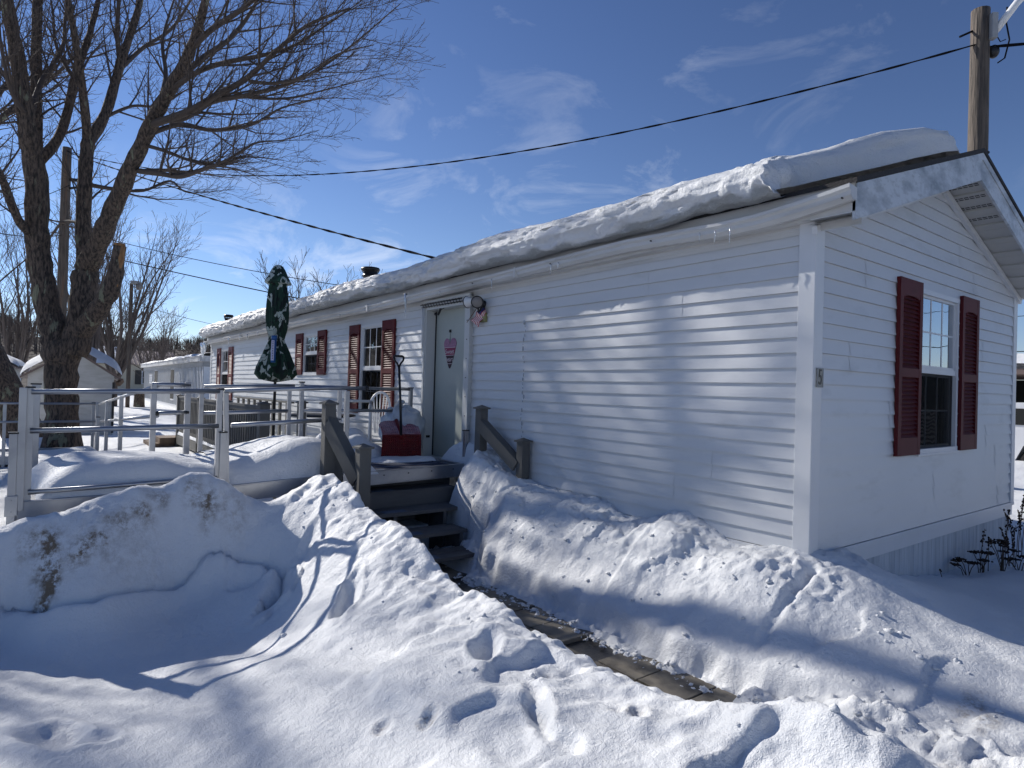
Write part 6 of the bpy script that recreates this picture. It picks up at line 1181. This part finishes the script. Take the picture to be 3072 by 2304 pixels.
b = MB(); b.box((-39.6, .8, 7.14), (.35, .55, .2), rz=.9); b.build('lamp_head', 'neighg', t, bevel=.04); b = MB(); b.lathe((-39.5, .95, 6.95), [(.16, .1), (.2, -.08), (.12, -.2), (.001, -.22)], 12); b.build('lamp_globe', 'lens', t)
t = upole('fence_post', 'short dark stump like post under the thin lamp pole', -41.2, 1.35, -.1, .95, .28, 'bark', cat='stump')
def wire(label, a, b_, sag, r, twist=0, n=40):
    a, b_ = Vector(a), Vector(b_); b = MB()
    def P_(t): p = a.lerp(b_, t); p.z -= 4*sag*t*(1-t); return p
    b.tube([P_(i/n) for i in range(n+1)], r, 6)
    if twist:
        m_ = int((b_-a).length*5); side = (b_-a).cross(Vector((0, 0, 1))).normalized()
        for ph in (0, math.pi): b.tube([P_(i/m_)+side*(r*1.1*math.cos(i*.9+ph))+Vector((0, 0, r*1.1*math.sin(i*.9+ph))) for i in range(m_+1)], r*.75, 5)
    tag(b.build('power_line', 'wire'), label, 'cable', 'overhead cables')
wire('thick twisted cable sagging from the right pole across the sky', (-1.53, 7.93, 7.43), (-28.4, -3.03, 10.55), 1.5, .011, 1)
wire('cable leaving the right pole out of the top right corner', (-1.38, 8.12, 7.40), (3.2, 8.5, 6.3), .05, .014, 1)
wire('twisted service cable dropping from the tree to the ridge near the vent', (-28.18, -2.93, 10.43), (-7.53, 2.23, 3.87), .15, .015, 1)
wire('upper thin cable passing behind the umbrella top', (-27.7, -2.27, 7.29), (-14.7, 5.16, 4.38), .2, .013)
wire('thicker lower cable passing behind the umbrella', (-27.7, -2.25, 6.57), (-15.9, 3.63, 3.94), .05, .019)
wire('faint thin cable from the lamp pole to the far roof', (-39.7, .6, 6.0), (-34.5, 7.24, 4.29), .15, .013)
wire('thin cable at the upper left edge behind the maple', (-24.2, -5.52, 6.6), (-28.17, -2.9, 9.16), .1, .012)
wire('thick cable at the left edge rising to the maple stem', (-14.6, -5.3, 2.5), (-25.26, -3.65, 6.2), -.1, .02)
wire('second cable at the left edge above the lawn', (-14.6, -6.3, 4.9), (-28.3, -3.1, 7.2), .3, .014)
wire('cable in the sky gap right of the gable corner', (-12, 30, 3.9), (14, 27, 4.2), .1, .02)
wire('higher cable in the sky gap right of the gable corner', (-12, 30, 5.4), (14, 27, 5.7), .1, .014)
# ------------------------------------------------------------------ dry plants in the snow
def stem_plant(label, x, y, n, h, seed, grp='dry stems by the gable wall'):
    rg = random.Random(seed); z = gz(x, y) if x > -5 else .25; t = thing('dry_plant', label, 'dry plant', (x, y, z-.03), grp); b = MB(); b2 = MB()
    for i in range(n):
        bx_, by_ = x+rg.uniform(-.05, .05), y+rg.uniform(-.05, .05); lx_, ly_ = rg.uniform(-.09, .09), rg.uniform(-.09, .09); hh = h*rg.uniform(.6, 1.1); pts = [(bx_+lx_*s*s, by_+ly_*s*s+.01*math.sin(s*5+i), z-.05+(hh+.05)*s) for s in (0, .3, .6, .85, 1)]; b.tube(pts, [.004, .0035, .003, .0025, .002], 5)
        for k in range(int(hh*45)):
            s = .45+.55*rg.random(); p = (bx_+lx_*s*s, by_+ly_*s*s, z+hh*s); b2.sphere((p[0]+rg.uniform(-.012, .012), p[1]+rg.uniform(-.012, .012), p[2]), rg.uniform(.004, .009), 5, 4, (1, 1, 1.4))
    b.build('stems', 'dry', t); b2.build('seed_pods', 'dryd', t)
stem_plant('pair of leaning dry stems nearest the sedum heads', .16, 2.83, 2, .46, 1); stem_plant('dense cluster of dry stems beside the far corner post', .20, 3.38, 5, .52, 2); stem_plant('dry stems at the far gable corner, right of the cluster', .30, 3.75, 4, .42, 3); stem_plant('tall dry stems at the right edge of the photo', .52, 3.62, 4, .55, 4)
stem_plant('tall dry stem cluster against the far corner post', .10, 4.13, 5, .72, 5); stem_plant('tiny single twig poking from snow below the skirting stain', .05, 2.06, 1, .12, 6)
stem_plant('sparse dry weeds in the yard seen through the ramp rails', -14.2, .9, 5, .55, 7, 'dry weeds in the yard'); stem_plant('second clump of dry weeds left of the deck steps', -15.0, .2, 4, .45, 8, 'dry weeds in the yard')
def sedum(label, x, y, n, h, seed):
    rg = random.Random(seed); z = gz(x, y); t = thing('sedum_plant', label, 'dry plant', (x, y, z-.03), 'dark flat headed seed plants'); b = MB(); b2 = MB()
    for i in range(n):
        a, r_ = rg.uniform(0, 6.28), rg.uniform(.0, .11); tx_, ty_, tz_ = x+r_*math.cos(a), y+r_*math.sin(a), z+h*rg.uniform(.55, 1.0); b.tube([(x+rg.uniform(-.02, .02), y+rg.uniform(-.02, .02), z-.04), ((x+tx_)/2, (y+ty_)/2, z+(tz_-z)*.6), (tx_, ty_, tz_)], [.004, .0035, .003], 5)
        for k in range(24): q = rg.uniform(0, 6.28); rr_ = .042*math.sqrt(rg.random()); b2.sphere((tx_+rr_*math.cos(q), ty_+rr_*math.sin(q), tz_+.008*rg.random()), rg.uniform(.005, .009), 5, 4, (1.2, 1.2, .9))
    b.build('stems', 'dry', t); b2.build('flower_heads', 'dryd', t)
sedum('smallest dark seed head clump low against the skirting', .14, 2.50, 5, .13, 11); sedum('middle dark seed head clump by the skirting', .18, 2.72, 7, .19, 12); sedum('largest dark seed head clump under the dry stems', .26, 2.98, 10, .27, 13); sedum('loose outer seed heads right of the largest clump', .32, 3.22, 5, .13, 14)

# neighbouring house across the road, out of frame: it is what the gable window and the shaded wall look at
t = thing('neighbour_house', 'grey house across the road outside the photo', 'house', (14, 6, 0)); b = MB(); b.bx(13.5, 21, -4, 16, 0, 3.0); b.build('wall', 'neighg', t); b = MB()
for s, x in ((-1, 13.0), (1, 21.5)): b.poly([(x, -4.4, 2.95), (17.25, -4.4, 4.6), (17.25, 16.4, 4.6), (x, 16.4, 2.95)])
b.build('roof', 'shingle', t)
